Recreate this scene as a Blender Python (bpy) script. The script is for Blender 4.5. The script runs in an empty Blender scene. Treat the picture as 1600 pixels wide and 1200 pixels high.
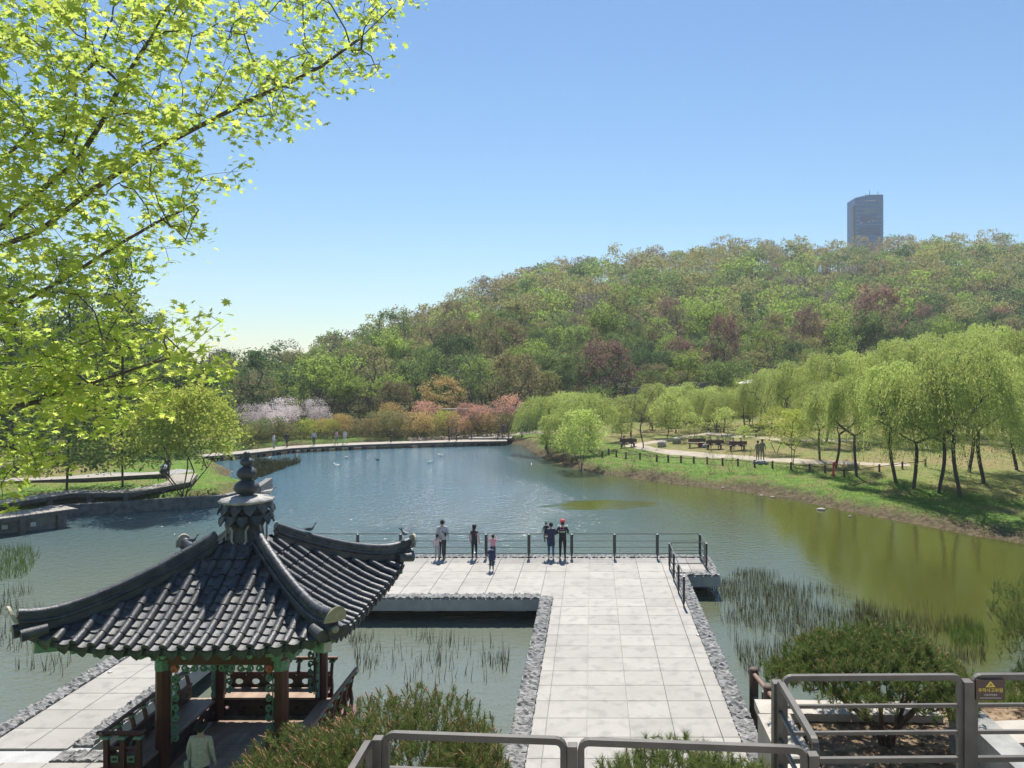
import bpy, bmesh, math, random
import numpy as np
from mathutils import Vector, Matrix
PI = math.pi
sc = bpy.context.scene
COL = sc.collection
# ------------------------------------------------------------------ camera, sky, sun, exposure
CAMZ, FPX, VU, VV = 8.7, 1200.0, 925.0, 570.0
cam = bpy.data.cameras.new('camera'); camo = bpy.data.objects.new('camera', cam); COL.objects.link(camo)
camo.location = (0, 0, CAMZ); camo.rotation_euler = (PI/2, 0, 0)
cam.sensor_width = 36; cam.lens = 27.0; cam.shift_x = -0.078125; cam.shift_y = -0.01875
cam.clip_start = 0.1; cam.clip_end = 6000
sc.camera = camo
SUN_EL, SUN_AZ = math.radians(57), math.radians(-2)      # azimuth from +Y, clockwise
w = bpy.data.worlds.new('World'); sc.world = w; w.use_nodes = True
nt = w.node_tree; bg = nt.nodes['Background']
sky = nt.nodes.new('ShaderNodeTexSky'); sky.sky_type = 'NISHITA'; sky.sun_disc = False
sky.sun_elevation = SUN_EL; sky.sun_rotation = SUN_AZ; sky.altitude = 50
sky.air_density = 1.25; sky.dust_density = 0.0; sky.ozone_density = 6.0
tint = nt.nodes.new('ShaderNodeMix'); tint.data_type = 'RGBA'; tint.blend_type = 'MULTIPLY'; tint.inputs[0].default_value = 1; tint.inputs[7].default_value = (.95,1.025,1.04,1)
nt.links.new(sky.outputs[0], tint.inputs[6]); nt.links.new(tint.outputs[2], bg.inputs[0]); bg.inputs[1].default_value = 0.070
sun = bpy.data.lights.new('sun', 'SUN'); suno = bpy.data.objects.new('sun', sun); COL.objects.link(suno)
sun.energy = 5.0; sun.angle = math.radians(0.53); sun.color = (1.0, 0.95, 0.87)
sdir = Vector((math.sin(SUN_AZ)*math.cos(SUN_EL), math.cos(SUN_AZ)*math.cos(SUN_EL), math.sin(SUN_EL)))
suno.rotation_euler = sdir.to_track_quat('Z', 'Y').to_euler()
sc.view_settings.view_transform = 'Standard'; sc.view_settings.look = 'None'
sc.view_settings.exposure = 0.74; sc.view_settings.gamma = 1.0; sc.view_settings.use_curve_mapping = False
sc.render.engine = 'CYCLES'
cy = sc.cycles
cy.use_denoising = True; cy.max_bounces = 6; cy.diffuse_bounces = 3; cy.glossy_bounces = 3
cy.transmission_bounces = 3; cy.transparent_max_bounces = 6; cy.volume_bounces = 0
cy.caustics_reflective = False; cy.caustics_refractive = False; cy.sample_clamp_indirect = 6
cy.use_adaptive_sampling = True; cy.adaptive_threshold = 0.02
sc.render.use_persistent_data = False

RNG = np.random.default_rng(7)
rnd = random.Random(11)

# ------------------------------------------------------------------ helpers
def at(u, v, D):
    """point seen at photo pixel (u, v) at depth D"""
    return Vector(((u-VU)/FPX*D, D, CAMZ-(v-VV)/FPX*D))
def onz(u, v, z=0.0):
    return at(u, v, (CAMZ-z)*FPX/(v-VV))
def ss(x): x = np.clip(x, 0, 1); return x*x*(3-2*x)

def tag(o, label=None, cat=None, group=None, kind=None):
    if label: o['label'] = label
    if cat: o['category'] = cat
    if group: o['group'] = group
    if kind: o['kind'] = kind
    return o
def empty(name, loc=(0,0,0), rz=0.0, label=None, cat=None, group=None):
    o = bpy.data.objects.new(name, None); COL.objects.link(o)
    o.location = loc; o.rotation_euler = (0,0,rz); o.empty_display_size = .2
    return tag(o, label, cat, group)
def link(name, me, parent=None, loc=None):
    o = bpy.data.objects.new(name, me); COL.objects.link(o)
    if parent is not None: o.parent = parent
    if loc is not None: o.location = loc
    return o
def copy_tree(o, parent=None):
    c = o.copy(); COL.objects.link(c); c.parent = parent
    for ch in list(o.children): copy_tree(ch, c)
    return c
def npmesh(name, V, F, mats, smooth=False, midx=None):
    V = np.asarray(V, dtype=np.float32); F = np.asarray(F, dtype=np.int32)
    me = bpy.data.meshes.new(name); k = F.shape[1]
    me.vertices.add(len(V)); me.vertices.foreach_set('co', V.ravel())
    me.loops.add(F.size); me.loops.foreach_set('vertex_index', F.ravel())
    me.polygons.add(len(F)); me.polygons.foreach_set('loop_start', np.arange(0, F.size, k, dtype=np.int32))
    me.polygons.foreach_set('loop_total', np.full(len(F), k, dtype=np.int32))
    if smooth: me.polygons.foreach_set('use_smooth', np.ones(len(F), dtype=bool))
    for m in (mats if isinstance(mats, (list, tuple)) else [mats]): me.materials.append(m)
    if midx is not None: me.polygons.foreach_set('material_index', np.asarray(midx, dtype=np.int32))
    me.update(calc_edges=True)
    return me

class MB:
    """collects shapes into one mesh"""
    def __init__(s): s.v = []; s.f = []; s.m = []; s.sm = []; s.mi = 0
    def add(s, vs, fs, smooth=False):
        b = len(s.v); s.v += [tuple(p) for p in vs]
        for f in fs: s.f.append([b+i for i in f]); s.m.append(s.mi); s.sm.append(smooth)
    def box(s, c, size, rz=0.0, bev=0.0, M=None):
        hx, hy, hz = size[0]/2, size[1]/2, size[2]/2
        R = Matrix.Rotation(rz, 3, 'Z') if M is None else M
        c = Vector(c)
        if bev <= 0:
            vs = [c+R@Vector((x*hx, y*hy, z*hz)) for z in (-1,1) for y in (-1,1) for x in (-1,1)]
            s.add(vs, [(0,2,3,1),(4,5,7,6),(0,1,5,4),(2,6,7,3),(1,3,7,5),(0,4,6,2)])
        else:
            b = bev; vs = []
            for z, ins in ((-hz, 0), (hz-b, 0), (hz, b)):
                vs += [c+R@Vector((x*(hx-ins), y*(hy-ins), z)) for x, y in ((-1,-1),(1,-1),(1,1),(-1,1))]
            fs = [(3,2,1,0),(8,9,10,11)]
            for k in (0,4):
                for i in range(4): fs.append((k+i, k+(i+1)%4, k+4+(i+1)%4, k+4+i))
            s.add(vs, fs)
    def tube(s, pts, rad, n=6, cap=True, smooth=True, flat=1.0, up=None, twist=0.0):
        pts = [Vector(p) for p in pts]
        if not hasattr(rad, '__len__'): rad = [rad]*len(pts)
        t0 = (pts[1]-pts[0]).normalized()
        up = Vector(up) if up is not None else (Vector((0,0,1)) if abs(t0.z) < .9 else Vector((1,0,0)))
        a = t0.cross(up).normalized(); vs = []
        for i, p in enumerate(pts):
            t = (pts[min(i+1,len(pts)-1)]-pts[max(i-1,0)]).normalized()
            a = (a-t*a.dot(t)); a = a.normalized() if a.length > 1e-6 else t.orthogonal().normalized()
            b = t.cross(a)
            for k in range(n):
                th = 2*PI*k/n+twist
                vs.append(p+(a*math.cos(th)+b*math.sin(th)*flat)*rad[i])
        fs = []
        for i in range(len(pts)-1):
            for k in range(n): fs.append((i*n+k, i*n+(k+1)%n, (i+1)*n+(k+1)%n, (i+1)*n+k))
        s.add(vs, fs, smooth)
        if cap:
            L = (len(pts)-1)*n
            s.add(vs[:n], [tuple(range(n))[::-1]]); s.add(vs[L:L+n], [tuple(range(n))])
    def bar(s, p0, p1, w, h, up=(0,0,1)):
        p0, p1 = Vector(p0), Vector(p1); y = (p1-p0); L = y.length; y.normalize()
        x = y.cross(Vector(up)).normalized(); z = x.cross(y)
        M = Matrix((x, y, z)).transposed()
        s.box((p0+p1)/2, (w, L, h), M=M)
    def lathe(s, prof, n=16, c=(0,0,0), smooth=True, wave=None):
        c = Vector(c); vs = []
        for (r, z) in prof:
            for k in range(n):
                th = 2*PI*k/n; rr = r*(1 if wave is None else wave(th, z))
                vs.append(c+Vector((math.cos(th)*rr, math.sin(th)*rr, z)))
        fs = []
        for i in range(len(prof)-1):
            for k in range(n): fs.append((i*n+k, i*n+(k+1)%n, (i+1)*n+(k+1)%n, (i+1)*n+k))
        s.add(vs, fs, smooth)
        s.add(vs[:n], [tuple(range(n))[::-1]]); s.add(vs[-n:], [tuple(range(n))])
    def ell(s, c, r, n=10, m=7, M=None):
        c = Vector(c); vs = []
        for i in range(m+1):
            ph = PI*i/m
            for k in range(n):
                th = 2*PI*k/n
                p = Vector((r[0]*math.sin(ph)*math.cos(th), r[1]*math.sin(ph)*math.sin(th), -r[2]*math.cos(ph)))
                vs.append(c+(M@p if M is not None else p))
        fs = [(i*n+k, i*n+(k+1)%n, (i+1)*n+(k+1)%n, (i+1)*n+k) for i in range(m) for k in range(n)]
        s.add(vs, fs, True)
    def prism(s, poly, z0, z1):
        n = len(poly)
        vs = [(x,y,z0) for x,y in poly]+[(x,y,z1) for x,y in poly]
        s.add(vs, [tuple(range(n))[::-1], tuple(range(n,2*n))]+[(i,(i+1)%n,n+(i+1)%n,n+i) for i in range(n)])
    def mesh(s, name, mats):
        me = bpy.data.meshes.new(name); me.from_pydata(s.v, [], s.f)
        for m in (mats if isinstance(mats, (list, tuple)) else [mats]): me.materials.append(m)
        me.polygons.foreach_set('material_index', np.array(s.m, dtype=np.int32))
        me.polygons.foreach_set('use_smooth', np.array(s.sm, dtype=bool))
        me.update(); return me
    def build(s, name, mats, parent=None, loc=None):
        return link(name, s.mesh(name, mats), parent, loc)

# ------------------------------------------------------------------ materials
def newmat(name):
    m = bpy.data.materials.new(name); m.use_nodes = True; t = m.node_tree
    return m, t, t.nodes['Principled BSDF'], t.nodes.new, t.links.new
def mk(name, c1, c2=None, scale=4.0, rough=.6, bump=0.0, bscale=25.0, rndv=0.0, spec=.5, metal=0.0, detail=5, stretch=None, contrast=(.35,.65), c3=None, s3=.5):
    m, t, p, N, L = newmat(name)
    p.inputs['Roughness'].default_value = rough; p.inputs['Metallic'].default_value = metal
    p.inputs['Specular IOR Level'].default_value = spec
    geo = N('ShaderNodeNewGeometry'); pos = geo.outputs['Position']
    if stretch:
        vm = N('ShaderNodeVectorMath'); vm.operation = 'MULTIPLY'; vm.inputs[1].default_value = stretch
        L(pos, vm.inputs[0]); pos = vm.outputs[0]
    col = None
    if c2 is not None:
        no = N('ShaderNodeTexNoise'); no.inputs['Scale'].default_value = scale; no.inputs['Detail'].default_value = detail
        L(pos, no.inputs['Vector'])
        mr = N('ShaderNodeMapRange'); mr.inputs[1].default_value = contrast[0]; mr.inputs[2].default_value = contrast[1]
        L(no.outputs['Fac'], mr.inputs[0])
        mx = N('ShaderNodeMix'); mx.data_type = 'RGBA'; mx.inputs[6].default_value = (*c1,1); mx.inputs[7].default_value = (*c2,1)
        L(mr.outputs[0], mx.inputs[0]); col = mx.outputs[2]
        if c3 is not None:
            n3 = N('ShaderNodeTexNoise'); n3.inputs['Scale'].default_value = s3; n3.inputs['Detail'].default_value = 4; L(pos, n3.inputs['Vector'])
            m3 = N('ShaderNodeMapRange'); m3.inputs[1].default_value = .48; m3.inputs[2].default_value = .66; L(n3.outputs['Fac'], m3.inputs[0])
            x3 = N('ShaderNodeMix'); x3.data_type = 'RGBA'; x3.inputs[7].default_value = (*c3,1)
            L(m3.outputs[0], x3.inputs[0]); L(col, x3.inputs[6]); col = x3.outputs[2]
    if rndv > 0:
        oi = N('ShaderNodeObjectInfo'); mr2 = N('ShaderNodeMapRange'); mr2.inputs[3].default_value = 1-rndv; mr2.inputs[4].default_value = 1+rndv
        L(oi.outputs['Random'], mr2.inputs[0])
        mm = N('ShaderNodeMix'); mm.data_type = 'RGBA'; mm.blend_type = 'MULTIPLY'; mm.inputs[0].default_value = 1
        if col is None: mm.inputs[6].default_value = (*c1,1)
        else: L(col, mm.inputs[6])
        L(mr2.outputs[0], mm.inputs[7]); col = mm.outputs[2]
    if col is None: p.inputs['Base Color'].default_value = (*c1,1)
    else: L(col, p.inputs['Base Color'])
    if bump > 0:
        nb = N('ShaderNodeTexNoise'); nb.inputs['Scale'].default_value = bscale; nb.inputs['Detail'].default_value = 5; L(pos, nb.inputs['Vector'])
        b = N('ShaderNodeBump'); b.inputs['Strength'].default_value = bump; b.inputs['Distance'].default_value = .05
        L(nb.outputs['Fac'], b.inputs['Height']); L(b.outputs[0], p.inputs['Normal'])
    return m
def leafmat(name, c1, c2, trans=.45, rndv=.2, gloss=.0):
    """leaf colour varies from leaf to leaf and from tree to tree; light passes through"""
    m, t, p, N, L = newmat(name)
    geo = N('ShaderNodeNewGeometry'); oi = N('ShaderNodeObjectInfo')
    mx = N('ShaderNodeMix'); mx.data_type = 'RGBA'; mx.inputs[6].default_value = (*c1,1); mx.inputs[7].default_value = (*c2,1)
    L(geo.outputs['Random Per Island'], mx.inputs[0])
    mr = N('ShaderNodeMapRange'); mr.inputs[3].default_value = 1-rndv; mr.inputs[4].default_value = 1+rndv; L(oi.outputs['Random'], mr.inputs[0])
    mm = N('ShaderNodeMix'); mm.data_type = 'RGBA'; mm.blend_type = 'MULTIPLY'; mm.inputs[0].default_value = 1
    L(mx.outputs[2], mm.inputs[6]); L(mr.outputs[0], mm.inputs[7])
    d = N('ShaderNodeBsdfDiffuse'); tr = N('ShaderNodeBsdfTranslucent'); ms = N('ShaderNodeMixShader'); ms.inputs[0].default_value = trans
    L(mm.outputs[2], d.inputs[0]); L(mm.outputs[2], tr.inputs[0]); L(d.outputs[0], ms.inputs[1]); L(tr.outputs[0], ms.inputs[2])
    out = t.nodes['Material Output']
    if gloss > 0:
        g = N('ShaderNodeBsdfGlossy'); g.inputs['Roughness'].default_value = .4; g.inputs[0].default_value = (1,1,1,1)
        m2 = N('ShaderNodeMixShader'); m2.inputs[0].default_value = gloss; L(ms.outputs[0], m2.inputs[1]); L(g.outputs[0], m2.inputs[2]); L(m2.outputs[0], out.inputs[0])
    else: L(ms.outputs[0], out.inputs[0])
    t.nodes.remove(p)
    return m

M = {}
M['slab'] = mk('granite_slab', (.278,.260,.236), (.325,.307,.280), 1.2, .75, .12, 160, rndv=.09, c3=(.238,.224,.206), s3=2.4, contrast=(.3,.7))
M['deckbody'] = mk('concrete_body', (.33,.33,.32), (.42,.42,.41), 2.5, .85, .2, 30)
M['rock'] = mk('hewn_granite', (.18,.177,.172), (.31,.305,.295), 9, .85, .7, 40, rndv=.12)
M['tile'] = mk('roof_tile', (.026,.029,.036), (.052,.056,.064), 6, .45, .25, 45, rndv=.22, c3=(.08,.08,.078), s3=3.2)
M['pan'] = mk('pan_tile', (.055,.058,.063), (.095,.098,.104), 7, .55, .25, 45, rndv=.25, c3=(.12,.119,.11), s3=3)
M['mortar'] = mk('mortar', (.30,.285,.26), (.42,.40,.37), 8, .85, .3, 40)
M['ridgeend'] = mk('ridge_end', (.30,.26,.18), (.42,.37,.27), 9, .7, .2, 40)
M['redwood'] = mk('red_painted_wood', (.085,.022,.017), (.125,.036,.026), 6, .55, .1, 50, stretch=(1,1,.15))
M['darkwood'] = mk('dark_wood', (.035,.022,.018), (.07,.042,.032), 8, .55, .15, 60)
M['floorwood'] = mk('floor_wood', (.20,.13,.085), (.32,.22,.15), 5, .55, .1, 60, stretch=(1,.2,1), rndv=.1)
M['scroll'] = mk('green_paint', (.13,.25,.17), (.2,.36,.25), 14, .6)
M['flower'] = mk('coral_paint', (.55,.12,.06), (.65,.22,.12), 12, .6)
M['creampaint'] = mk('cream_paint', (.5,.45,.36), (.6,.55,.45), 12, .6)
M['steel'] = mk('taupe_painted_steel', (.098,.087,.072), (.125,.112,.094), 7, .42, .05, 200, spec=.4, c3=(.085,.075,.062), s3=2.5)
M['dsteel'] = mk('dark_painted_steel', (.045,.047,.05), (.065,.067,.07), 5, .45)
M['conc'] = mk('pale_concrete', (.33,.30,.26), (.42,.39,.34), 2, .85, .15, 60)
M['conc2'] = mk('grey_concrete', (.20,.20,.19), (.30,.30,.28), 3, .85, .2, 30)
M['bark'] = mk('bark', (.055,.043,.035), (.10,.08,.065), 12, .9, .6, 30, stretch=(1,1,.3))
M['barkred'] = mk('reddish_bark', (.09,.05,.032), (.15,.09,.06), 12, .9, .5, 30, stretch=(1,1,.3))
M['barkgrey'] = mk('grey_bark', (.10,.09,.08), (.17,.155,.14), 10, .9, .5, 30, stretch=(1,1,.3))
M['pinebark'] = mk('pine_bark', (.06,.042,.032), (.12,.085,.062), 20, .9, .7, 40)
M['board'] = mk('weathered_boardwalk', (.24,.215,.18), (.33,.30,.26), 3, .8, .1, 40)
M['fascia'] = mk('dark_fascia', (.07,.066,.062), (.12,.112,.105), 4, .8, .2, 20)
M['log'] = mk('brown_log', (.06,.036,.025), (.11,.07,.05), 10, .7, .2, 60)
M['lograil'] = mk('red_brown_log', (.16,.085,.06), (.25,.15,.11), 10, .6, .2, 60)
M['path'] = mk('tan_path', (.30,.255,.195), (.38,.325,.255), 1.0, .9, .15, 40)
M['shingle'] = mk('stone_wall', (.10,.10,.095), (.2,.195,.185), 3, .85, .5, 8)
M['skin'] = mk('skin', (.5,.32,.23), rough=.55)
M['white'] = mk('white_paint', (.8,.8,.79), rough=.5)
M['signbrown'] = mk('brown_sign_plate', (.075,.042,.032), rough=.45)
M['signyellow'] = mk('yellow_print', (.75,.55,.08), rough=.5)
M['signpale'] = mk('pale_print', (.72,.66,.55), rough=.5)
M['red'] = mk('red_plastic', (.55,.06,.03), rough=.45)
_c = {}
def cloth(c):
    k = tuple(c)
    if k not in _c: _c[k] = mk('cloth', tuple(x*.85 for x in c), tuple(min(1,x*1.12) for x in c), 22, .85, .2, 60)
    return _c[k]
# foliage
LM = {
 'fresh':  leafmat('fresh_green_leaves', (0.202,0.291,0.062), (0.325,0.414,0.095), .5),
 'mid':    leafmat('mid_green_leaves', (0.129,0.196,0.058), (0.213,0.280,0.090), .48),
 'deep':   leafmat('deep_green_leaves', (0.062,0.112,0.045), (0.112,0.174,0.065), .44),
 'olive':  leafmat('olive_spring_leaves', (0.224,0.230,0.090), (0.325,0.314,0.123), .48),
 'bronze': leafmat('bronze_buds', (0.221,0.193,0.094), (0.295,0.258,0.127), .44),
 'grey':   leafmat('grey_twigs', (0.190,0.170,0.140), (0.260,0.230,0.190), .3),
 'maroon': leafmat('maroon_leaves', (0.244,0.152,0.122), (0.342,0.226,0.171), .44),
 'pink':   leafmat('pink_blossom', (0.700,0.354,0.305), (0.610,0.403,0.268), .4),
 'white':  leafmat('pale_blossom', (0.700,0.671,0.671), (0.634,0.512,0.512), .4),
 'orange': leafmat('orange_leaves', (0.439,0.311,0.134), (0.537,0.415,0.159), .45),
 'willow': leafmat('willow_leaves', (0.354,0.439,0.116), (0.512,0.573,0.183), .5),
 'island': leafmat('yellow_green_leaves', (.33,.39,.065), (.47,.51,.12), .5),
 'maple':  leafmat('maple_leaves', (.25,.37,.055), (.52,.57,.13), .68),
 'needle': leafmat('pine_needles', (.09,.155,.045), (.26,.28,.09), .3, .12),
 'needle2': leafmat('dark_pine_needles', (.075,.13,.04), (.23,.27,.08), .3, .12),
 'candle': mk('pine_candle', (.26,.12,.06), (.38,.21,.11), 30, .8),
 'reed':   leafmat('dark_reeds', (.045,.055,.022), (.13,.12,.055), .25),
 'greenreed': leafmat('green_reeds', (.06,.11,.02), (.13,.19,.04), .35),
 'grass':  leafmat('grass_blades', (.11,.17,.03), (.20,.23,.05), .4),
 'dry':    leafmat('dry_grass', (.15,.12,.055), (.24,.19,.095), .35),
}

# ------------------------------------------------------------------ terrain
LAKE = [(-60,15.5),(-14,15.5),(3.8,15.5),(4.6,18.6),(8,20.6),(12,22.6),(16,25.5),(24,29),(36,32),(37,36),(23.1,41),(21.5,42.7),(19.6,45.7),(16,51.2),
        (14.3,54.3),(10.9,58.2),(4,64),(-.3,68.6),(-4.1,75.8),(-6.6,83.5),(-8,91),(-11,95.2),(-18,93.4),(-26,90.6),(-33,86.6),(-37.5,81.5),(-38.5,77),(-32.5,69),(-30,63),
        (-26,59.5),(-25.3,52.6),(-33.8,48.6),(-32.6,45.4),(-36,40),(-44,36),(-60,30)]
LK = np.array(LAKE, dtype=float)
def lake_sd(x, y):
    """distance to the shoreline, negative on the water"""
    x = np.asarray(x, float); y = np.asarray(y, float)
    d = np.full(x.shape, 1e9); ins = np.zeros(x.shape, bool)
    n = len(LK)
    for i in range(n):
        ax, ay = LK[i]; bx, by = LK[(i+1) % n]
        ex, ey = bx-ax, by-ay
        t = np.clip(((x-ax)*ex+(y-ay)*ey)/(ex*ex+ey*ey), 0, 1)
        d = np.minimum(d, np.hypot(x-ax-t*ex, y-ay-t*ey))
        c = ((ay > y) != (by > y)) & (x < (bx-ax)*(y-ay)/((by-ay) if by != ay else 1e-9)+ax)
        ins ^= c
    return np.where(ins, -d, d)
RU = [-900,0,340,430,480,560,600,700,800,900,1000,1150,1300,1480,1600,2400]
RV = [545,540,545,530,524,512,496,460,420,402,394,378,382,370,378,420]
RD = [190,190,190,195,200,215,225,250,275,295,310,325,330,330,330,330]
BU = [-900,0,340,600,800,1000,1200,1600,2400]
BD = [112,106,104,103,106,112,116,112,112]
def terrain(x, y):
    x = np.asarray(x, float); y = np.asarray(y, float)
    d = lake_sd(x, y)
    near = y < 34
    cap = np.where(x > 2.9, 2.55, 3.6)
    nearz = np.minimum(cap, -.9+np.where(x > 4, .42, .60)*d)
    farz = -.9+.55*ss(d/2.6)+.65*ss(d/14)+1.5*ss((d-8)/55)
    ty = 2.55-np.maximum(0, y-14.0)*.62; tx = np.where(y < 14.0, 2.9, 4.05+(y-14)*.4)
    nearz = np.where((x > tx) & (y < 24), np.maximum(nearz, np.minimum(2.55, ty)*ss((x-tx)/.45)-.9*(1-ss((x-tx)/.45))), nearz)
    left = np.clip((-20-x)/6, 0, 1)
    farz = farz*(1-left)+(-.9+.85*ss(d/1.2)+.3*ss(d/20)+.9*ss((d-20)/60))*left
    z = np.where(near, nearz, farz)
    blend = np.clip((y-30)/8, 0, 1); z = np.where((y > 30) & (y < 38), nearz*(1-blend)+farz*blend, z)
    z = np.where(d < 0, np.where((x > 3.9) & (y < 24) & (ty > -.9), np.maximum(nearz, -.9+.3*d), np.maximum(-2.4, -.9+.3*d)), z)
    z = np.where((d > 0), z+.07*np.sin(x*.9+1.3*np.sin(y*.5))*np.sin(y*.7)*np.clip(d/4, 0, 1)*(y > 36), z)
    # hillside
    yy = np.maximum(y, 60.0); u = VU+FPX*x/yy
    R = np.interp(u, RU, RD); B = np.interp(u, BU, BD)
    zt = CAMZ+(VV-np.interp(u, RU, RV))/FPX*R-11.5
    s = np.clip((y-B)/(R-B), 0, 1)
    zr = np.maximum(zt, 2.5)
    add = (zr-2.2)*(.45*s+.55*ss(s))
    z = np.where(y > B, z+np.maximum(add, 0)*1.0, z)
    over = np.clip((y-R)/260, 0, 1)
    z = np.where(y > R, z*(1-.75*ss(over)), z)
    return z
def hz(x, y): return float(terrain(np.array([x]), np.array([y]))[0])
_D = np.concatenate([np.arange(14, 120, .25), np.arange(120, 420, 1.0)])
def ground(u, v):
    """where the line of sight through photo pixel (u, v) meets the ground"""
    x = (u-VU)/FPX*_D; z = CAMZ-(v-VV)/FPX*_D
    h = np.maximum(terrain(x, _D), -.9)
    i = int(np.argmax(z <= h)) if (z <= h).any() else len(_D)-1
    D = _D[i]
    return Vector(((u-VU)/FPX*D, D, float(h[i])))
def axis_steps(*segs):
    out = []
    for a, b, st in segs: out += list(np.arange(a, b, st))
    return np.array(out+[segs[-1][1]])
gx = axis_steps((-720,-120,12),(-120,-50,3),(-50,45,.8),(45,120,3),(120,720,12))
gy = axis_steps((-120,-40,40),(-40,8,4),(8,110,.8),(110,360,5),(360,800,20))
X, Y = np.meshgrid(gx, gy)
Z = terrain(X.ravel(), Y.ravel()).reshape(X.shape)
nx, ny = len(gx), len(gy)
ii = (np.arange(ny-1)[:,None]*nx+np.arange(nx-1)[None,:]).ravel()
def ground_material():
    m, t, p, N, L = newmat('park_ground')
    p.inputs['Roughness'].default_value = .95; p.inputs['Specular IOR Level'].default_value = .1
    geo = N('ShaderNodeNewGeometry'); pos = geo.outputs['Position']
    def noise(scale, det=5, lo=.4, hi=.6):
        n = N('ShaderNodeTexNoise'); n.inputs['Scale'].default_value = scale; n.inputs['Detail'].default_value = det; L(pos, n.inputs['Vector'])
        r = N('ShaderNodeMapRange'); r.inputs[1].default_value = lo; r.inputs[2].default_value = hi; L(n.outputs['Fac'], r.inputs[0]); return r.outputs[0]
    def mix(f, a, b):
        x = N('ShaderNodeMix'); x.data_type = 'RGBA'
        if isinstance(f, float): x.inputs[0].default_value = f
        else: L(f, x.inputs[0])
        for i, c in ((6,a),(7,b)):
            if isinstance(c, tuple): x.inputs[i].default_value = (*c,1)
            else: L(c, x.inputs[i])
        return x.outputs[2]
    def attr(n):
        a = N('ShaderNodeAttribute'); a.attribute_name = n; return a.outputs['Fac']
    green = mix(noise(1.3,6), (.075,.150,.024), (.13,.20,.040))
    straw = mix(noise(2.2,6), (.165,.145,.060), (.24,.20,.095))
    turf = mix(noise(.13,6,.42,.58), straw, mix(noise(5,4), straw, green))
    bank = mix(attr('bank'), turf, mix(noise(.5,5,.36,.5), (.15,.15,.055), green))
    mud = mix(noise(3,6), (.065,.052,.030), (.125,.098,.058))
    a = mix(attr('mud'), bank, mud)
    litter = mix(noise(2,6), (.05,.045,.025), (.085,.085,.035))
    b = mix(attr('wood'), a, litter)
    soil = mix(noise(4,7), (.15,.10,.065), (.27,.20,.13))
    cc = mix(attr('soil'), b, soil)
    L(cc, p.inputs['Base Color'])
    nb = N('ShaderNodeTexNoise'); nb.inputs['Scale'].default_value = 6; nb.inputs['Detail'].default_value = 8; L(pos, nb.inputs['Vector'])
    bm = N('ShaderNodeBump'); bm.inputs['Strength'].default_value = .7; bm.inputs['Distance'].default_value = .15; L(nb.outputs['Fac'], bm.inputs['Height']); L(bm.outputs[0], p.inputs['Normal'])
    return m
gme = npmesh('ground', np.stack([X.ravel(), Y.ravel(), Z.ravel()], 1), np.stack([ii, ii+1, ii+nx+1, ii+nx], 1), ground_material(), True)
dd = lake_sd(X.ravel(), Y.ravel()); xr, yr = X.ravel(), Y.ravel()
wob = .5*np.sin(xr*.8)+.4*np.sin(xr*1.7+yr)
for nm, val in (('mud', 1-ss((dd-np.where(xr < -22, .2, 1.3)+wob*.6)/1.1)), ('bank', 1-ss((dd-7+wob)/4)),
                ('wood', ss((yr-np.interp(VU+FPX*xr/np.maximum(yr,60), BU, BD)+np.where(VU+FPX*xr/np.maximum(yr,60) < 790, 13, 5))/6)*(dd > .6)),
                ('soil', ((yr < 14.6) & (xr > 1)).astype(float))):
    a_ = gme.attributes.new(nm, 'FLOAT', 'POINT'); a_.data.foreach_set('value', val.astype(np.float32))
tag(link('ground', gme), kind='structure')

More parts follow.
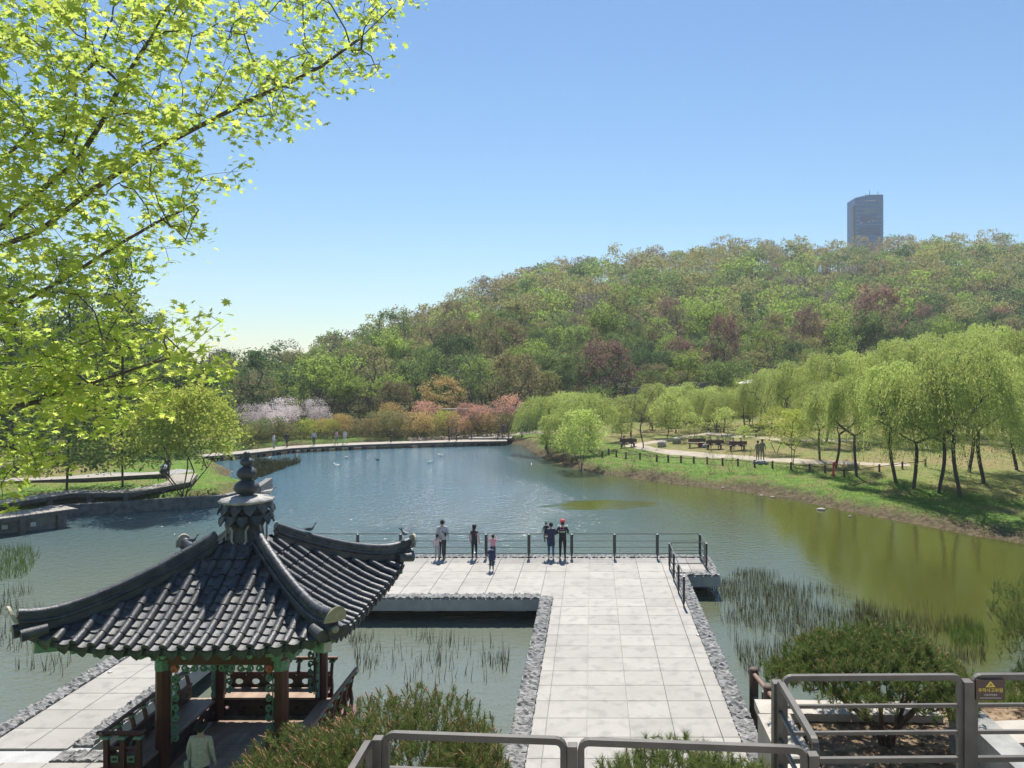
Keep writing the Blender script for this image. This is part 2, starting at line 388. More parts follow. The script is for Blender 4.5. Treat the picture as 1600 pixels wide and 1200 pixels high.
def water_material():
    m, t, p, N, L = newmat('pond_water')
    p.inputs['IOR'].default_value = 1.45; p.inputs['Roughness'].default_value = .09
    geo = N('ShaderNodeNewGeometry'); pos = geo.outputs['Position']
    def vscale(v, s):
        x = N('ShaderNodeVectorMath'); x.operation = 'MULTIPLY'; x.inputs[1].default_value = s; L(v, x.inputs[0]); return x.outputs[0]
    def noise(v, scale, det=4):
        n = N('ShaderNodeTexNoise'); n.inputs['Scale'].default_value = scale; n.inputs['Detail'].default_value = det; L(v, n.inputs['Vector']); return n.outputs['Fac']
    def rng(f, a, b, c=0., d=1.):
        r = N('ShaderNodeMapRange'); r.interpolation_type = 'SMOOTHSTEP'
        for i, q in enumerate((a,b,c,d)): r.inputs[i+1].default_value = q
        L(f, r.inputs[0]); return r.outputs[0]
    def math_(op, a, b):
        x = N('ShaderNodeMath'); x.operation = op
        for i, q in enumerate((a,b)):
            if isinstance(q, (int,float)): x.inputs[i].default_value = q
            else: L(q, x.inputs[i])
        return x.outputs[0]
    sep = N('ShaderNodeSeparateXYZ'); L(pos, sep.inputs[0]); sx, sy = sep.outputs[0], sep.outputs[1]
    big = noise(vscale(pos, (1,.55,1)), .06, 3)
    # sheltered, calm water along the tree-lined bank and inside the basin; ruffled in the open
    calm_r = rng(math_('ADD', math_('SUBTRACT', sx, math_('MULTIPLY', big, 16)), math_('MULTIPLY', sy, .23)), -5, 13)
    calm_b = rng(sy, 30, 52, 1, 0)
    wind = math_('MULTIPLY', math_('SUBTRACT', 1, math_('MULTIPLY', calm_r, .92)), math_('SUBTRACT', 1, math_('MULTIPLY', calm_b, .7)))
    # weed bed just under the surface
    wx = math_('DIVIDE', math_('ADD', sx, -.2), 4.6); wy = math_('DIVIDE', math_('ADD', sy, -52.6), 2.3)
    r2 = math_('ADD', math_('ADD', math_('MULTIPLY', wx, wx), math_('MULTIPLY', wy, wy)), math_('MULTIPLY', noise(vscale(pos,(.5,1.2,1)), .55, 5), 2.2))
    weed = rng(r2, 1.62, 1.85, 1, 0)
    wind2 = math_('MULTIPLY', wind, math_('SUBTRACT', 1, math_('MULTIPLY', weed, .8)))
    h = math_('ADD', noise(vscale(pos, (1,1.5,1)), 2.6, 3), math_('MULTIPLY', noise(vscale(pos, (1,1.3,1)), 8, 2), .35))
    b = N('ShaderNodeBump'); b.inputs['Distance'].default_value = .13
    L(math_('MULTIPLY', wind2, 1.0), b.inputs['Strength']); L(h, b.inputs['Height']); L(b.outputs[0], p.inputs['Normal'])
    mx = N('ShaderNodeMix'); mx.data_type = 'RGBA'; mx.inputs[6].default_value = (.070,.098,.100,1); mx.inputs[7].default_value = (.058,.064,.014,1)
    nearmix = N('ShaderNodeMix'); nearmix.data_type = 'RGBA'; nearmix.inputs[6].default_value = (.125,.142,.112,1); nearmix.inputs[7].default_value = (.055,.122,.158,1); L(rng(sy, 26, 60), nearmix.inputs[0]); L(nearmix.outputs[2], mx.inputs[6])  # turbid water; far blue also carries the sky's reflection, put into the base colour
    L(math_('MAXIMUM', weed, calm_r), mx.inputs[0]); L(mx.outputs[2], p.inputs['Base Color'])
    return m
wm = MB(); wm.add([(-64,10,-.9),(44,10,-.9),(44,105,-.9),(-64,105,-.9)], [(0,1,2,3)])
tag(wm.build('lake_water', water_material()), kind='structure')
# ------------------------------------------------------------------ stone decks
deck = MB()
def slabbody(x0, x1, y0, y1, z1=-.045, th=.42): deck.box(((x0+x1)/2, (y0+y1)/2, z1-th/2), (x1-x0, y1-y0, th))
PIERS = [(-1.94,3.87,16.0,28.6), (-14.3,3.87,28.6,35.0), (3.872,5.3,31.7,35.0), (-14.3,-11.4,17.3,28.598), (-14.3,-9.95,13.5,17.298), (-9.948,-1.942,13.5,15.3), (-1.94,2.0,15.3,15.998)]
for p_ in PIERS: slabbody(*p_)
deck_o = tag(deck.build('stone_deck', M['deckbody']), 'pale granite deck around a rectangular pool of pond water', kind='structure')
for (x, y) in [(-6.5,30.2),(-12.8,31.5),(-12.8,22),(-12.8,26.5),(1,31.5),(1,21),(1,25.5),(-3,30.2),(4.5,33.3)]:
    b = MB(); b.box((0,0,0), (.9,.7,1.9)); b.build('deck_pier', M['conc2'], deck_o, (x,y,-1.4))
def slab_mesh(w, d):
    b = MB(); g = .007; b.box((0,0,-.022), (w-g*2, d-g*2, .05), bev=.006); return b.mesh('paving_slab', M['slab'])
_sl = {}
def slab(x0, x1, y0, y1):
    k = (round(x1-x0,2), round(y1-y0,2))
    if k not in _sl: _sl[k] = slab_mesh(*k)
    o = link('paving_slab', _sl[k], deck_o, ((x0+x1)/2, (y0+y1)/2, rnd.uniform(-.0015,.0015)))
    return o
px = [-1.44,-1.10,-.12,.90,1.95,3.05,3.50]
y = 16.0
while y < 28.55:
    for a, b_ in zip(px[:-1], px[1:]): slab(a, b_, y, y+.97)
    y += .97
fx = [-13.8+1.08*i for i in range(13)]
fx = [-13.8,-12.72,-11.64,-10.56,-9.48,-8.4,-7.32,-6.24,-5.16,-4.08,-3.0,-1.94,-1.10,-.12,.90,1.95,3.05,3.50]
for (a, b_) in zip(fx[:-1], fx[1:]):
    for y0, y1 in ((29.1,30.2),(30.2,31.3),(31.3,32.3),(32.3,33.5),(33.5,34.55)):
        if y0 < 29.2 and a > -1.95: y0 = 28.61
        slab(a, b_, y0, y1)
for a, b_ in ((3.5,4.2),(4.2,4.85)):
    for y0, y1 in ((32.2,33.4),(33.4,34.55)): slab(a, b_, y0, y1)
for a, b_ in ((-13.8,-12.85),(-12.85,-11.9)):
    y = 17.4
    while y < 28.9: slab(a, b_, y, y+.98); y += .98
for a, b_ in ((-13.8,-12.85),(-12.85,-11.9),(-11.9,-10.95),(-10.95,-9.97)):
    for y0, y1 in ((14.9,15.85),(15.85,16.8)): slab(a, b_, y0, y1)
# rough-hewn edging stones
def edge_mesh(seed, L=.31, W=.46):
    r = np.random.default_rng(seed); n, m_ = 6, 7; vs = []; hts = (.015+.075*r.random((n,m_)))+.02*np.sin(np.linspace(0,PI,n))[:,None]
    hts[0,:] *= .7; hts[-1,:] *= .6
    for i in range(n):
        for j in range(m_):
            jit = .02 if 0 < j < m_-1 and 0 < i < n-1 else 0
            vs.append(((-.5+i/(n-1))*L+r.uniform(-jit,jit), (-.5+j/(m_-1))*W+r.uniform(-jit,jit)+(r.uniform(-.02,.02) if j in (0,m_-1) else 0), hts[i,j]-.02))
    fs = [(i*m_+j, (i+1)*m_+j, (i+1)*m_+j+1, i*m_+j+1) for i in range(n-1) for j in range(m_-1)]
    b = len(vs); rim = [(i*m_) for i in range(n)]+[(n-1)*m_+j for j in range(1,m_)]+[i*m_+m_-1 for i in range(n-2,-1,-1)]+[j for j in range(m_-2,0,-1)]
    vs += [(vs[k][0],vs[k][1],-.07) for k in rim]
    fs += [(rim[k], b+k, b+(k+1)%len(rim), rim[(k+1)%len(rim)]) for k in range(len(rim))]
    mb = MB(); mb.add(vs, [f[::-1] if False else f for f in fs]); me = mb.mesh('edging_stone', M['rock'])
    bmx = bmesh.new(); bmx.from_mesh(me); bmesh.ops.recalc_face_normals(bmx, faces=bmx.faces); bmx.to_mesh(me); bmx.free(); return me
EM = [edge_mesh(i) for i in range(7)]
n_edge = 0
def edging(x0, y0, x1, y1, step=.33):
    global n_edge
    L = math.hypot(x1-x0, y1-y0); n = max(1, round(L/step)); a = math.atan2(y1-y0, x1-x0)
    for i in range(n):
        t = (i+.5)/n; o = link('edging_stone', rnd.choice(EM), deck_o, (x0+(x1-x0)*t, y0+(y1-y0)*t, 0))
        o.rotation_euler.z = a+(PI if rnd.random() < .5 else 0); o.scale = (L/n/.33, 1, rnd.uniform(.8,1.15)); n_edge += 1
edging(-1.69,16.2,-1.69,28.85); edging(3.68,16.2,3.68,31.7)
edging(-11.0,28.85,-1.95,28.85); edging(3.9,31.95,5.3,31.95); edging(-8,34.78,5.3,34.78); edging(5.08,32.2,5.08,34.55)
edging(-11.65,17.55,-11.65,24.5); edging(-14.05,16.0,-14.05,25); edging(-11.9,17.05,-9.97,17.05)
# small round deck lights
for (u, v) in [(1121,1058),(1091,992),(25,1133),(172,1050)]:
    p = onz(u, v, .02); b = MB(); b.lathe([(.06,-.02),(.06,.012),(.045,.018),(.001,.018)], 14)
    b.mi = 1; b.lathe([(.035,.019),(.03,.024),(.001,.024)], 10)
    o = b.build('deck_light', [M['steel'], M['white']], None, (p.x,p.y,.006))
    side = {1121:'beside the nearer edging stones of the wide pier',1091:'farther along the edging of the wide pier',25:'low on the narrow walkway',172:'farther along the narrow walkway'}[u]
    tag(o, 'small round recessed light '+side, 'deck light', 'lights set in the deck')
# viewing terrace on which the taupe railing stands
b = MB(); b.prism([(-40,-30),(40,-30),(40,8.18),(1.98,8.18),(1.98,6.72),(-1.98,6.86),(-1.98,5.6),(-40,5.6)], -1, 4.3)
tag(b.build('viewing_terrace', M['conc']), kind='structure')

# ------------------------------------------------------------------ railings
def roundpath(p0, p1, drop, r=.06):
    """inverted-U frame: up one side, rounded corner, along, corner, down"""
    p0, p1 = Vector(p0), Vector(p1); d = (p1-p0).normalized(); dn = Vector((0,0,-1)); pts = [p0+dn*drop]
    for k in range(5):
        a = PI/2*k/4; pts.append(p0+d*(r-r*math.cos(a))+dn*(r-r*math.sin(a)))
    for k in range(5):
        a = PI/2*k/4; pts.append(p1-d*(r-r*math.sin(a))+dn*(r-r*math.cos(a)))
    return pts+[p1+dn*drop]
def sq(mb, pts, w, up=(0,0,1)):
    mb.tube(pts, w/2*1.414, 4, True, False, up=up, twist=PI/4)
def panel(parent, a, b_, rails, h, name='rail_frame', w=.056, gap=.075, mat='steel', r=.07):
    a, b_ = Vector(a), Vector(b_); d = (b_-a).normalized(); nrm = d.cross(Vector((0,0,1)))
    m = MB(); sq(m, roundpath(a+d*gap, b_-d*gap, h-.02, r), w, up=nrm); fo = m.build(name, M[mat], parent)
    for dz, ww in rails:
        m = MB(); m.bar(a+d*(gap+.02)+Vector((0,0,-dz)), b_-d*(gap+.02)+Vector((0,0,-dz)), ww, ww); m.build('rail', M[mat], fo)
def post(parent, p, h, w=.085, d=.10, mat='steel', rz=0.):
    m = MB(); m.box((0,0,-h/2), (w,d,h), rz, bev=.004); o = m.build('post', M[mat], parent, p)
    for s in (-1,1):
        for zz in (.25,.55):
            q = MB(); q.lathe([(.008,0),(.008,.006),(.001,.008)], 8); bo = q.build('bolt', M['steel'], o, (s*w/2,0,-zz*h)); bo.rotation_euler = (0,s*PI/2,0)
    return o
RT = 5.44
rl = empty('terrace_railing', (0,6.6,4.3), 0, 'taupe steel railing along the viewing terrace in front of the pines', 'railing')
rl.location = (0,0,0)
rails3 = ((.30,.035),(.58,.035),(.86,.05))
FA, FB, FC = (-1.89,6.78,RT), (-.17,6.655,RT), (1.87,6.50,RT)
panel(rl, FA, FB, rails3, 1.1); panel(rl, FB, FC, rails3, 1.1)
panel(rl, (-1.93,5.3,RT), (-1.93,6.74,RT), rails3, 1.1)
for q in (FA, FB, FC): post(rl, (q[0],q[1],RT-.03), 1.1)
RA, RB, RC_, RD_ = (1.93,8.0,RT), (3.92,8.03,RT), (5.95,8.06,RT), (8.0,8.1,RT)
panel(rl, (1.93,6.55,RT), (1.93,7.96,RT), rails3, 1.1)
panel(rl, RA, RB, rails3, 1.1); panel(rl, RB, RC_, rails3, 1.1); panel(rl, RC_, RD_, rails3, 1.1)
for q in (RA, RB, RC_): post(rl, (q[0],q[1],RT-.04), 1.1, .10, .12)
# warning sign on the railing
sg = MB(); sg.box((0,0,0), (.30,.012,.215), bev=.003)
sgo = sg.build('warning_sign', M['signbrown'], None, (4.14,7.985,RT-.118)); tag(sgo, 'brown warning plate with yellow triangle and Korean lettering on the railing', 'sign')
def text_mesh(s, size, mat, parent, loc, rot, name='lettering', bold=0.0):
    cu = bpy.data.curves.new('txt', 'FONT'); cu.body = s; cu.size = size; cu.align_x = 'CENTER'; cu.align_y = 'CENTER'; cu.offset = bold; cu.extrude = .0008
    to = bpy.data.objects.new('txt', cu); COL.objects.link(to)
    dg = bpy.context.evaluated_depsgraph_get(); me = bpy.data.meshes.new_from_object(to.evaluated_get(dg)); bpy.data.objects.remove(to)
    me.materials.clear(); me.materials.append(mat); o = link(name, me, parent, loc); o.rotation_euler = rot; return o
t = MB(); t.add([(-.052,-.0085,.03),(.052,-.0085,.03),(0,-.0085,.094),(-.052,-.006,.03),(.052,-.006,.03),(0,-.006,.094)], [(0,1,2),(0,3,4,1),(1,4,5,2),(2,5,3,0)]); t.build('warning_triangle', M['signyellow'], sgo)
t = MB()
t.bar((-.018,-.0095,.042),(.016,-.0095,.058),.002,.006); t.bar((.016,-.0095,.044),(.004,-.0095,.060),.002,.006); t.box((-.004,-.0095,.064),(.008,.002,.008)); t.build('falling_figure', M['signbrown'], sgo)
text_mesh('추락사고위험', .047, M['signyellow'], sgo, (0,-.009,-.004), (PI/2,0,0), bold=.0006)
text_mesh('기대지마세요', .026, M['signpale'], sgo, (0,-.009,-.052), (PI/2,0,0))
t = MB(); t.box((0,-.008,-.083), (.22,.002,.004)); t.build('printed_line', M['signpale'], sgo)

# dark railing round the far end of the deck
dr = empty('deck_railing', (0,0,0), 0, 'dark grey steel railing along the water edge of the stone deck', 'railing')
H = 1.12; r4 = ((.32,.022),(.6,.022),(.88,.03))
xs = [-14.0+1.92*i for i in range(10)]; xs = [4.85-1.92*i for i in range(10)][::-1]
for a, b_ in zip(xs[:-1], xs[1:]): panel(dr, (a,34.45,H), (b_,34.45,H), r4, .9, w=.032, gap=.05, mat='dsteel', r=.03)
def dpost(p):
    m = MB(); m.box((0,0,.62), (.085,.09,.95), bev=.004); m.box((0,0,.08), (.05,.05,.16)); m.mi = 1; m.box((0,0,1.098), (.07,.07,.012)); m.build('post', [M['dsteel'], M['white']], dr, p)
for a in xs: dpost((a,34.45,0))
panel(dr, (4.85,32.75,H), (4.85,34.42,H), r4, .9, w=.032, gap=.05, mat='dsteel', r=.03); dpost((4.87,32.72,0))
panel(dr, (3.32,32.72,H), (4.83,32.72,H), r4, .9, w=.032, gap=.05, mat='dsteel', r=.03)
ys = [32.72,31.0,29.3,27.6]
for a, b_ in zip(ys[:-1], ys[1:]): panel(dr, (3.30,b_,H), (3.30,a,H), r4, .9, w=.032, gap=.05, mat='dsteel', r=.03)
for a in ys: dpost((3.30,a,0))
m = MB(); m.box((0,0,0), (.24,.015,.17), bev=.002); m.mi = 1; m.box((0,-.009,.01), (.14,.004,.07)); so = m.build('notice_plate', [M['dsteel'], M['signpale']], None, (-2.05,34.42,1.0))
tag(so, 'small dark notice plate hung on the deck railing near the couple', 'notice')

# ------------------------------------------------------------------ pavilion
CX, CY, A = -7.8, 17.35, 2.9
pav = empty('pavilion', (CX,CY,0), 0, 'Korean pavilion with black tiled hip roof and red painted posts over the pool', 'pavilion')
ZC, ZE, LIFT = 5.06, 3.28, .40
def rz_(x, y):
    mxx = max(abs(x), abs(y)); mn = min(abs(x), abs(y)); t = mxx/A; s = mn/max(mxx, 1e-6)
    return ZC-(ZC-ZE)*(1-(1-min(t,1.02))**1.32 if t < 1 else 1)+LIFT*s**3.2*t**2.0
def tmax(s): return A*(.955+.045*(abs(s)/A)**2)
def fxy(k, s, t): return [(s,-t),(t,s),(-s,t),(-t,-s)][k]
# roof body
n = 24; vs = []; fs = []; lin = np.linspace(-1,1,n+1)
for lay in (0,1):
    for j in lin:
        for i in lin:
            mxx = max(abs(i),abs(j)); f = .955+.045*(min(abs(i),abs(j)))**2
            x, y_ = i*A*f*.985, j*A*f*.985
            vs.append((x, y_, rz_(x,y_)-(.05 if lay == 0 else .17+.25*(1-mxx))))
N1 = (n+1)**2
for j in range(n):
    for i in range(n):
        q = (j*(n+1)+i, j*(n+1)+i+1, (j+1)*(n+1)+i+1, (j+1)*(n+1)+i); fs.append(q); fs.append(tuple(N1+k for k in q[::-1]))
rim = [i for i in range(n)]+[(n+1)*j+n for j in range(n)]+[(n+1)*n+i for i in range(n,0,-1)]+[(n+1)*j for j in range(n,0,-1)]
for k in range(len(rim)): a, b_ = rim[k], rim[(k+1)%len(rim)]; fs.append((b_, a, N1+a, N1+b_))
m = MB(); m.add(vs, fs, False); roof = m.build('roof', mk('roof_bed', (.05,.052,.058), (.075,.078,.085), 6, .6), pav)
def half_tube(r0, r1, L, k=8, close=True):
    m = MB(); vs = []
    for y_, r in ((0,r0),(L,r1)):
        for i in range(k+1):
            th = PI*i/k; vs.append((math.cos(th)*r, y_, math.sin(th)*r*1.05))
    m.add(vs, [(i, i+1, k+2+i, k+1+i) for i in range(k)], True)
    m.add(vs[:k+1], [tuple(range(k+1))])
    return m
ST = half_tube(.084,.074,.37).mesh('roof_tile', M['tile'])
def pan_tile():
    m = MB(); vs = []; k = 6
    for y_, dz in ((0,.035),(.25,.0)):
        for i in range(k+1):
            s = -1+2*i/k; vs.append((s*.13, y_, dz-.045*(1-s*s)))
    for i in range(k+1):
        s = -1+2*i/k; vs.append((s*.13, 0, .035-.045*(1-s*s)-.028))
    m.add(vs, [(i,i+1,k+2+i,k+1+i) for i in range(k)], True); m.add(vs, [(2*k+2+i, 2*k+3+i, i+1, i) for i in range(k)])
    return m
PT = pan_tile().mesh('pan_tile', M['pan'])
m = MB(); m.lathe([(.001,0),(.098,0),(.100,.03),(.08,.035)], 14); m.lathe([(.05,-.012),(.05,0),(.001,.001)], 10)
ED = m.mesh('eave_disc', M['tile'])
m = MB(); vs = []; k = 8
for dy in (0,.03):
    for i in range(k+1):
        s = -1+2*i/k; vs.append((s*.14, dy, .0-.045*(1-s*s)))
    for i in range(k+1):
        s = -1+2*i/k; vs.append((s*.13, dy-.03, -.045*(1-s*s)-.04-.13*(1-abs(s))**.7))
m.add(vs, [(i,i+1,k+2+i,k+1+i)[::-1] for i in range(k)]+[(2*k+2+i,2*k+3+i,3*k+4+i,3*k+3+i) for i in range(k)]+[(k+1+i,k+2+i,3*k+4+i,3*k+3+i) for i in range(k)])
DT = m.mesh('drip_tile', M['tile'])
def place(name, me, k, s, t0, t1, dz, parent, rest=None):
    x0, y0 = fxy(k, s, t0); x1, y1 = fxy(k, s, t1)
    p0 = Vector((x0,y0,rz_(x0,y0)+dz)); p1 = Vector((x1,y1,rz_(x1,y1)+dz))
    yv = (p1-p0).normalized(); xa, ya = fxy(k, 1, 0); xv = Vector((xa,ya,0)); xv = (xv-yv*xv.dot(yv)).normalized(); zv = xv.cross(yv)
    Mx = Matrix((xv,yv,zv)).transposed().to_4x4(); Mx.translation = p0
    if rest is not None:
        b = len(rest.v); rest.v += [tuple(Mx@v.co) for v in me.vertices]
        for pl in me.polygons: rest.f.append([b+i for i in pl.vertices]); rest.m.append(0); rest.sm.append(pl.use_smooth)
        return
    o = link(name, me, parent); o.matrix_local = Mx; return o
sp = .333; nrow = 9
restT, restP = MB(), MB()
for k in range(4):
    vis = k < 2
    for i in range(-nrow, nrow+1):
        s = i*sp
        if abs(s) > A*.97: continue
        te = tmax(s); top = max(abs(s)+.12, .42); t = te+.02
        first = True
        while t-.30 > top-.12:
            t1 = max(t-.335, top-.2)
            place('roof_tile', ST, k, s, t, t1, .015, roof, None if vis else restT); t -= .335
            if first:
                o = place('eave_disc', ED, k, s, te+.03, te-.2, .02, roof, None if vis else restT)
                if o is not None: o.rotation_mode = 'XYZ'; o.matrix_local = o.matrix_local @ Matrix.Rotation(PI/2, 4, 'X')
                first = False
    for i in range(-nrow, nrow):
        s = (i+.5)*sp; te = tmax(s); top = max(abs(s)+.02, .38); t = te+.03; j = 0
        if abs(s) > A*.97: continue
        place('drip_tile', DT, k, s, te+.05, te-.2, -.0, roof, None if vis else restP)
        while t > top:
            place('pan_tile', PT, k, s, t, t-.25, -.012+.002*(j%2), roof, None if vis else restP); t -= .19; j += 1
for mb_, nm, mt in ((restT,'far_roof_tiles','tile'),(restP,'far_pan_tiles','pan')):
    o = mb_.build(nm, M[mt], roof); o['kind'] = 'stuff'
# hip ridges: stacked courses, capping tiles, flared end
for q, (sx, sy) in enumerate(((-1,-1),(1,-1),(1,1),(-1,1))):
    P = []
    for i in range(17):
        f = .16+(1.02-.16)*i/16; x, y_ = sx*A*f, sy*A*f
        zz = rz_(x*min(1,1/f) if f > 1 else x, y_*min(1,1/f) if f > 1 else y_)
        P.append(Vector((x, y_, zz+.21+.10*max(0,(f-.8)/.235)**2)))
    m = MB(); side = Vector((sx,sy,0)).normalized().cross(Vector((0,0,1)))
    vs = []
    for p in P:
        for a_, z_ in ((-.085,.04),(-.105,-.26),(.105,-.26),(.085,.04)): vs.append(p+side*a_+Vector((0,0,z_)))
    fs = [(i*4+c, i*4+(c+1)%4, i*4+4+(c+1)%4, i*4+4+c) for i in range(len(P)-1) for c in range(4)]+[(0,1,2,3),tuple((len(P)-1)*4+c for c in (3,2,1,0))]
    m.add(vs, fs); hip = m.build('hip_ridge', M['tile'], pav)
    for sgn in (-1,1):
        for i in range(0,16):
            m = MB(); o_ = side*sgn*.115
            m.tube([P[i]+o_+Vector((0,0,-.075)), P[i+1].lerp(P[i],.02)+o_+Vector((0,0,-.075))], [.036,.033], 6); m.build('ledge_tile', M['tile'], hip)
    for i in range(0,16):
        m = MB(); m.tube([P[i]+Vector((0,0,.06)), P[i+1].lerp(P[i],-.04)+Vector((0,0,.06))], [.088,.094], 10); m.build('ridge_tile', M['tile'], hip)
    d = Vector((sx,sy,0)).normalized(); e = P[-1]
    m = MB(); vs = []; k = 10                                              # flared end tile
    for dd_, zo in ((0,0),(.05,.015)):
        vs.append(e+d*(dd_+.02)+Vector((0,0,-.10+zo)))
        for i in range(k+1):
            th = PI*i/k; vs.append(e+d*(dd_+.02+.10*math.sin(th))+side*math.cos(th)*.21+Vector((0,0,-.08+.30*math.sin(th)+zo)))
    n_ = k+2
    m.add(vs, [tuple(range(n_)), tuple(range(n_,2*n_))[::-1]]+[(i,(i+1)%n_,n_+(i+1)%n_,n_+i) for i in range(n_)]); m.build('ridge_end_tile', M['ridgeend'], hip)
    m = MB(); m.ell(e+d*.03+Vector((0,0,-.22)), (.09,.09,.08)); m.build('ridge_end_plug', M['ridgeend'], hip)
    m = MB(); c0 = Vector((sx*A*1.0, sy*A*1.0, rz_(A,A)))                  # corner tiles below
    m.tube([c0-d*.35+Vector((0,0,.05)), c0+d*.16+Vector((0,0,.03))], [.115,.135], 12); m.build('corner_tile', M['tile'], hip)
    for sg_ in (-1,1):
        m = MB(); o2 = c0+side*sg_*.2-d*.05
        m.tube([o2-d*.3+Vector((0,0,.02)), o2+d*.12+Vector((0,0,-.02))], [.10,.12], 12); m.build('corner_tile', M['tile'], hip)
# crowning block and gourd finial
cap = empty('roof_crown', (0,0,0)); cap.parent = pav
def scal(n_, a): return lambda th, z: 1+a*math.cos(n_*th)
m = MB(); m.lathe([(.38,4.72),(.36,4.95),(.34,5.02),(.40,5.16),(.44,5.2),(.44,5.56),(.50,5.6)], 24); m.build('neck', M['tile'], cap)
m = MB(); m.lathe([(.50,5.60),(.57,5.635),(.565,5.675),(.30,5.74),(.2,5.75)], 48, wave=scal(12,.045)); m.build('top_slab', M['mortar'], cap)
for ring, (rr, z0) in enumerate(((.505,5.60),(.485,5.36))):
    for i in range(12):
        th = 2*PI*(i+.5*ring)/12
        m = MB(); vs = []
        k = 6
        for dy in (0,.035):
            for j in range(k+1):
                s = -1+2*j/k; vs.append((s*.14, dy+.05*s*s*-1, .0))
            for j in range(k+1):
                s = -1+2*j/k; vs.append((s*.135, dy+.07-.04*s*s, -.07-.16*(1-abs(s))**.8))
        m.add(vs, [(j,j+1,k+2+j,k+1+j) for j in range(k)]+[(2*k+2+j,2*k+3+j,3*k+4+j,3*k+3+j)[::-1] for j in range(k)]+[(k+1+j,k+2+j,3*k+4+j,3*k+3+j) for j in range(k)]+[(j,j+1,2*k+3+j,2*k+2+j)[::-1] for j in range(k)])
        o = m.build('fringe_tile', M['tile'], cap, (math.cos(th)*rr, math.sin(th)*rr, z0)); o.rotation_euler = (0,0,th-PI/2)
for i in range(4):                                                        # pale mortar lines framing the neck panels
    th = -PI/2+PI/2*i; d = Vector((math.cos(th),math.sin(th),0)); sd = Vector((-d.y,d.x,0)); m = MB(); c0 = d*.385
    path = [c0+sd*.21+Vector((0,0,5.14)), c0+sd*.15+Vector((0,0,5.02)), c0+sd*.16+Vector((0,0,4.8)), c0+sd*.12+Vector((0,0,4.74))]
    m.tube(path, .025, 5); m.tube([p-2*sd*((p-c0).dot(sd)) for p in path], .025, 5); m.build('mortar_line', M['mortar'], cap)
m = MB()
def bulb(r, z0, z1, n_=9): return [(max(.03, r*math.sin(PI*(i+.75)/(n_+.5))**.55), z0+(z1-z0)*i/(n_-1)) for i in range(n_)]
prof = [(.17,5.74)]+bulb(.275,5.76,6.10)+bulb(.215,6.105,6.40)+bulb(.145,6.405,6.60)+[(.055,6.61),(.06,6.66),(.085,6.69),(.05,6.73),(.005,6.75)]
m.lathe(prof, 24); m.build('finial', mk('finial_clay', (.035,.037,.042), (.06,.062,.07), 5, .5), cap)
# timber frame
FZ = .22
cols = [(-1.25,-1.15),(1.25,-1.15),(1.25,1.25),(-1.25,1.25)]
for (x, y_) in cols:
    m = MB(); m.tube([(x,y_,-.2),(x,y_,2.95)], [.15,.142], 8, smooth=False, twist=PI/8); c = m.build('column', M['redwood'], pav)
    m = MB(); m.tube([(x,y_,2.28),(x,y_,2.5)], .156, 8, smooth=False, twist=PI/8); m.build('column_band', M['scroll'], c)
    for zz in (2.62,2.78):
        m = MB(); m.box((x,y_,zz), (.62,.16,.12), bev=.02); m.box((x,y_,zz+.01), (.16,.62,.12), bev=.02); m.build('bracket', M['scroll' if zz < 2.7 else 'flower'], c)
def scrolls(m, p0, p1, inn, step=.19, r=.085):
    p0, p1, inn = Vector(p0), Vector(p1), Vector(inn).normalized(); L = (p1-p0).length; d = (p1-p0)/L; n_ = int(L/step)
    for i in range(n_):
        c = p0+d*((i+.5)*L/n_)+inn*.085; sgn = 1 if i % 2 == 0 else -1; pts = []
        for j in range(13):
            th = j/12*2.6*PI; rr = r*(1-.72*j/12); pts.append(c+d*sgn*(-math.cos(th)*rr)+inn*(math.sin(th)*rr*.9))
        m.tube(pts, [.023]*8+[.025,.026,.028,.028,.028], 5)
    m.tube([p0+inn*.012, p1+inn*.012], .016, 4)
for (i, j) in ((0,1),(1,2),(2,3),(3,0)):
    (x0,y0),(x1,y1) = cols[i], cols[j]; d = Vector((x1-x0,y1-y0,0)).normalized()
    m = MB(); m.bar((x0,y0,2.50),(x1,y1,2.50),.14,.20); be = m.build('beam', M['redwood'], pav)
    m = MB(); m.bar((x0,y0,2.93),(x1,y1,2.93),.2,.18); m.build('purlin', M['scroll'], be)
    m = MB(); m.bar((x0,y0,2.72),(x1,y1,2.72),.07,.2); m.build('cream_panel', M['creampaint'], be)
    a = Vector((x0,y0,0))+d*.17; b_ = Vector((x1,y1,0))-d*.17
    m = MB(); scrolls(m, a+Vector((0,0,2.39)), b_+Vector((0,0,2.39)), (0,0,-1)); m.build('scroll_trim', M['scroll'], be)
    for q, dr_ in ((a,d),(b_,-d)):
        m = MB(); scrolls(m, q+Vector((0,0,2.2)), q+Vector((0,0,.72)), dr_); m.build('scroll_trim', M['scroll'], be)
        m = MB(); c0 = q+dr_*.08+Vector((0,0,2.30))
        nn = d.cross(Vector((0,0,1)))
        for sg_ in (-1,1):
            for th in range(6): m.ell(c0+nn*sg_*.03+d*math.cos(th*PI/3)*.05+Vector((0,0,math.sin(th*PI/3)*.05)), (.045,.03,.045), 6, 4)
        m.build('painted_flower', M['flower'], be)
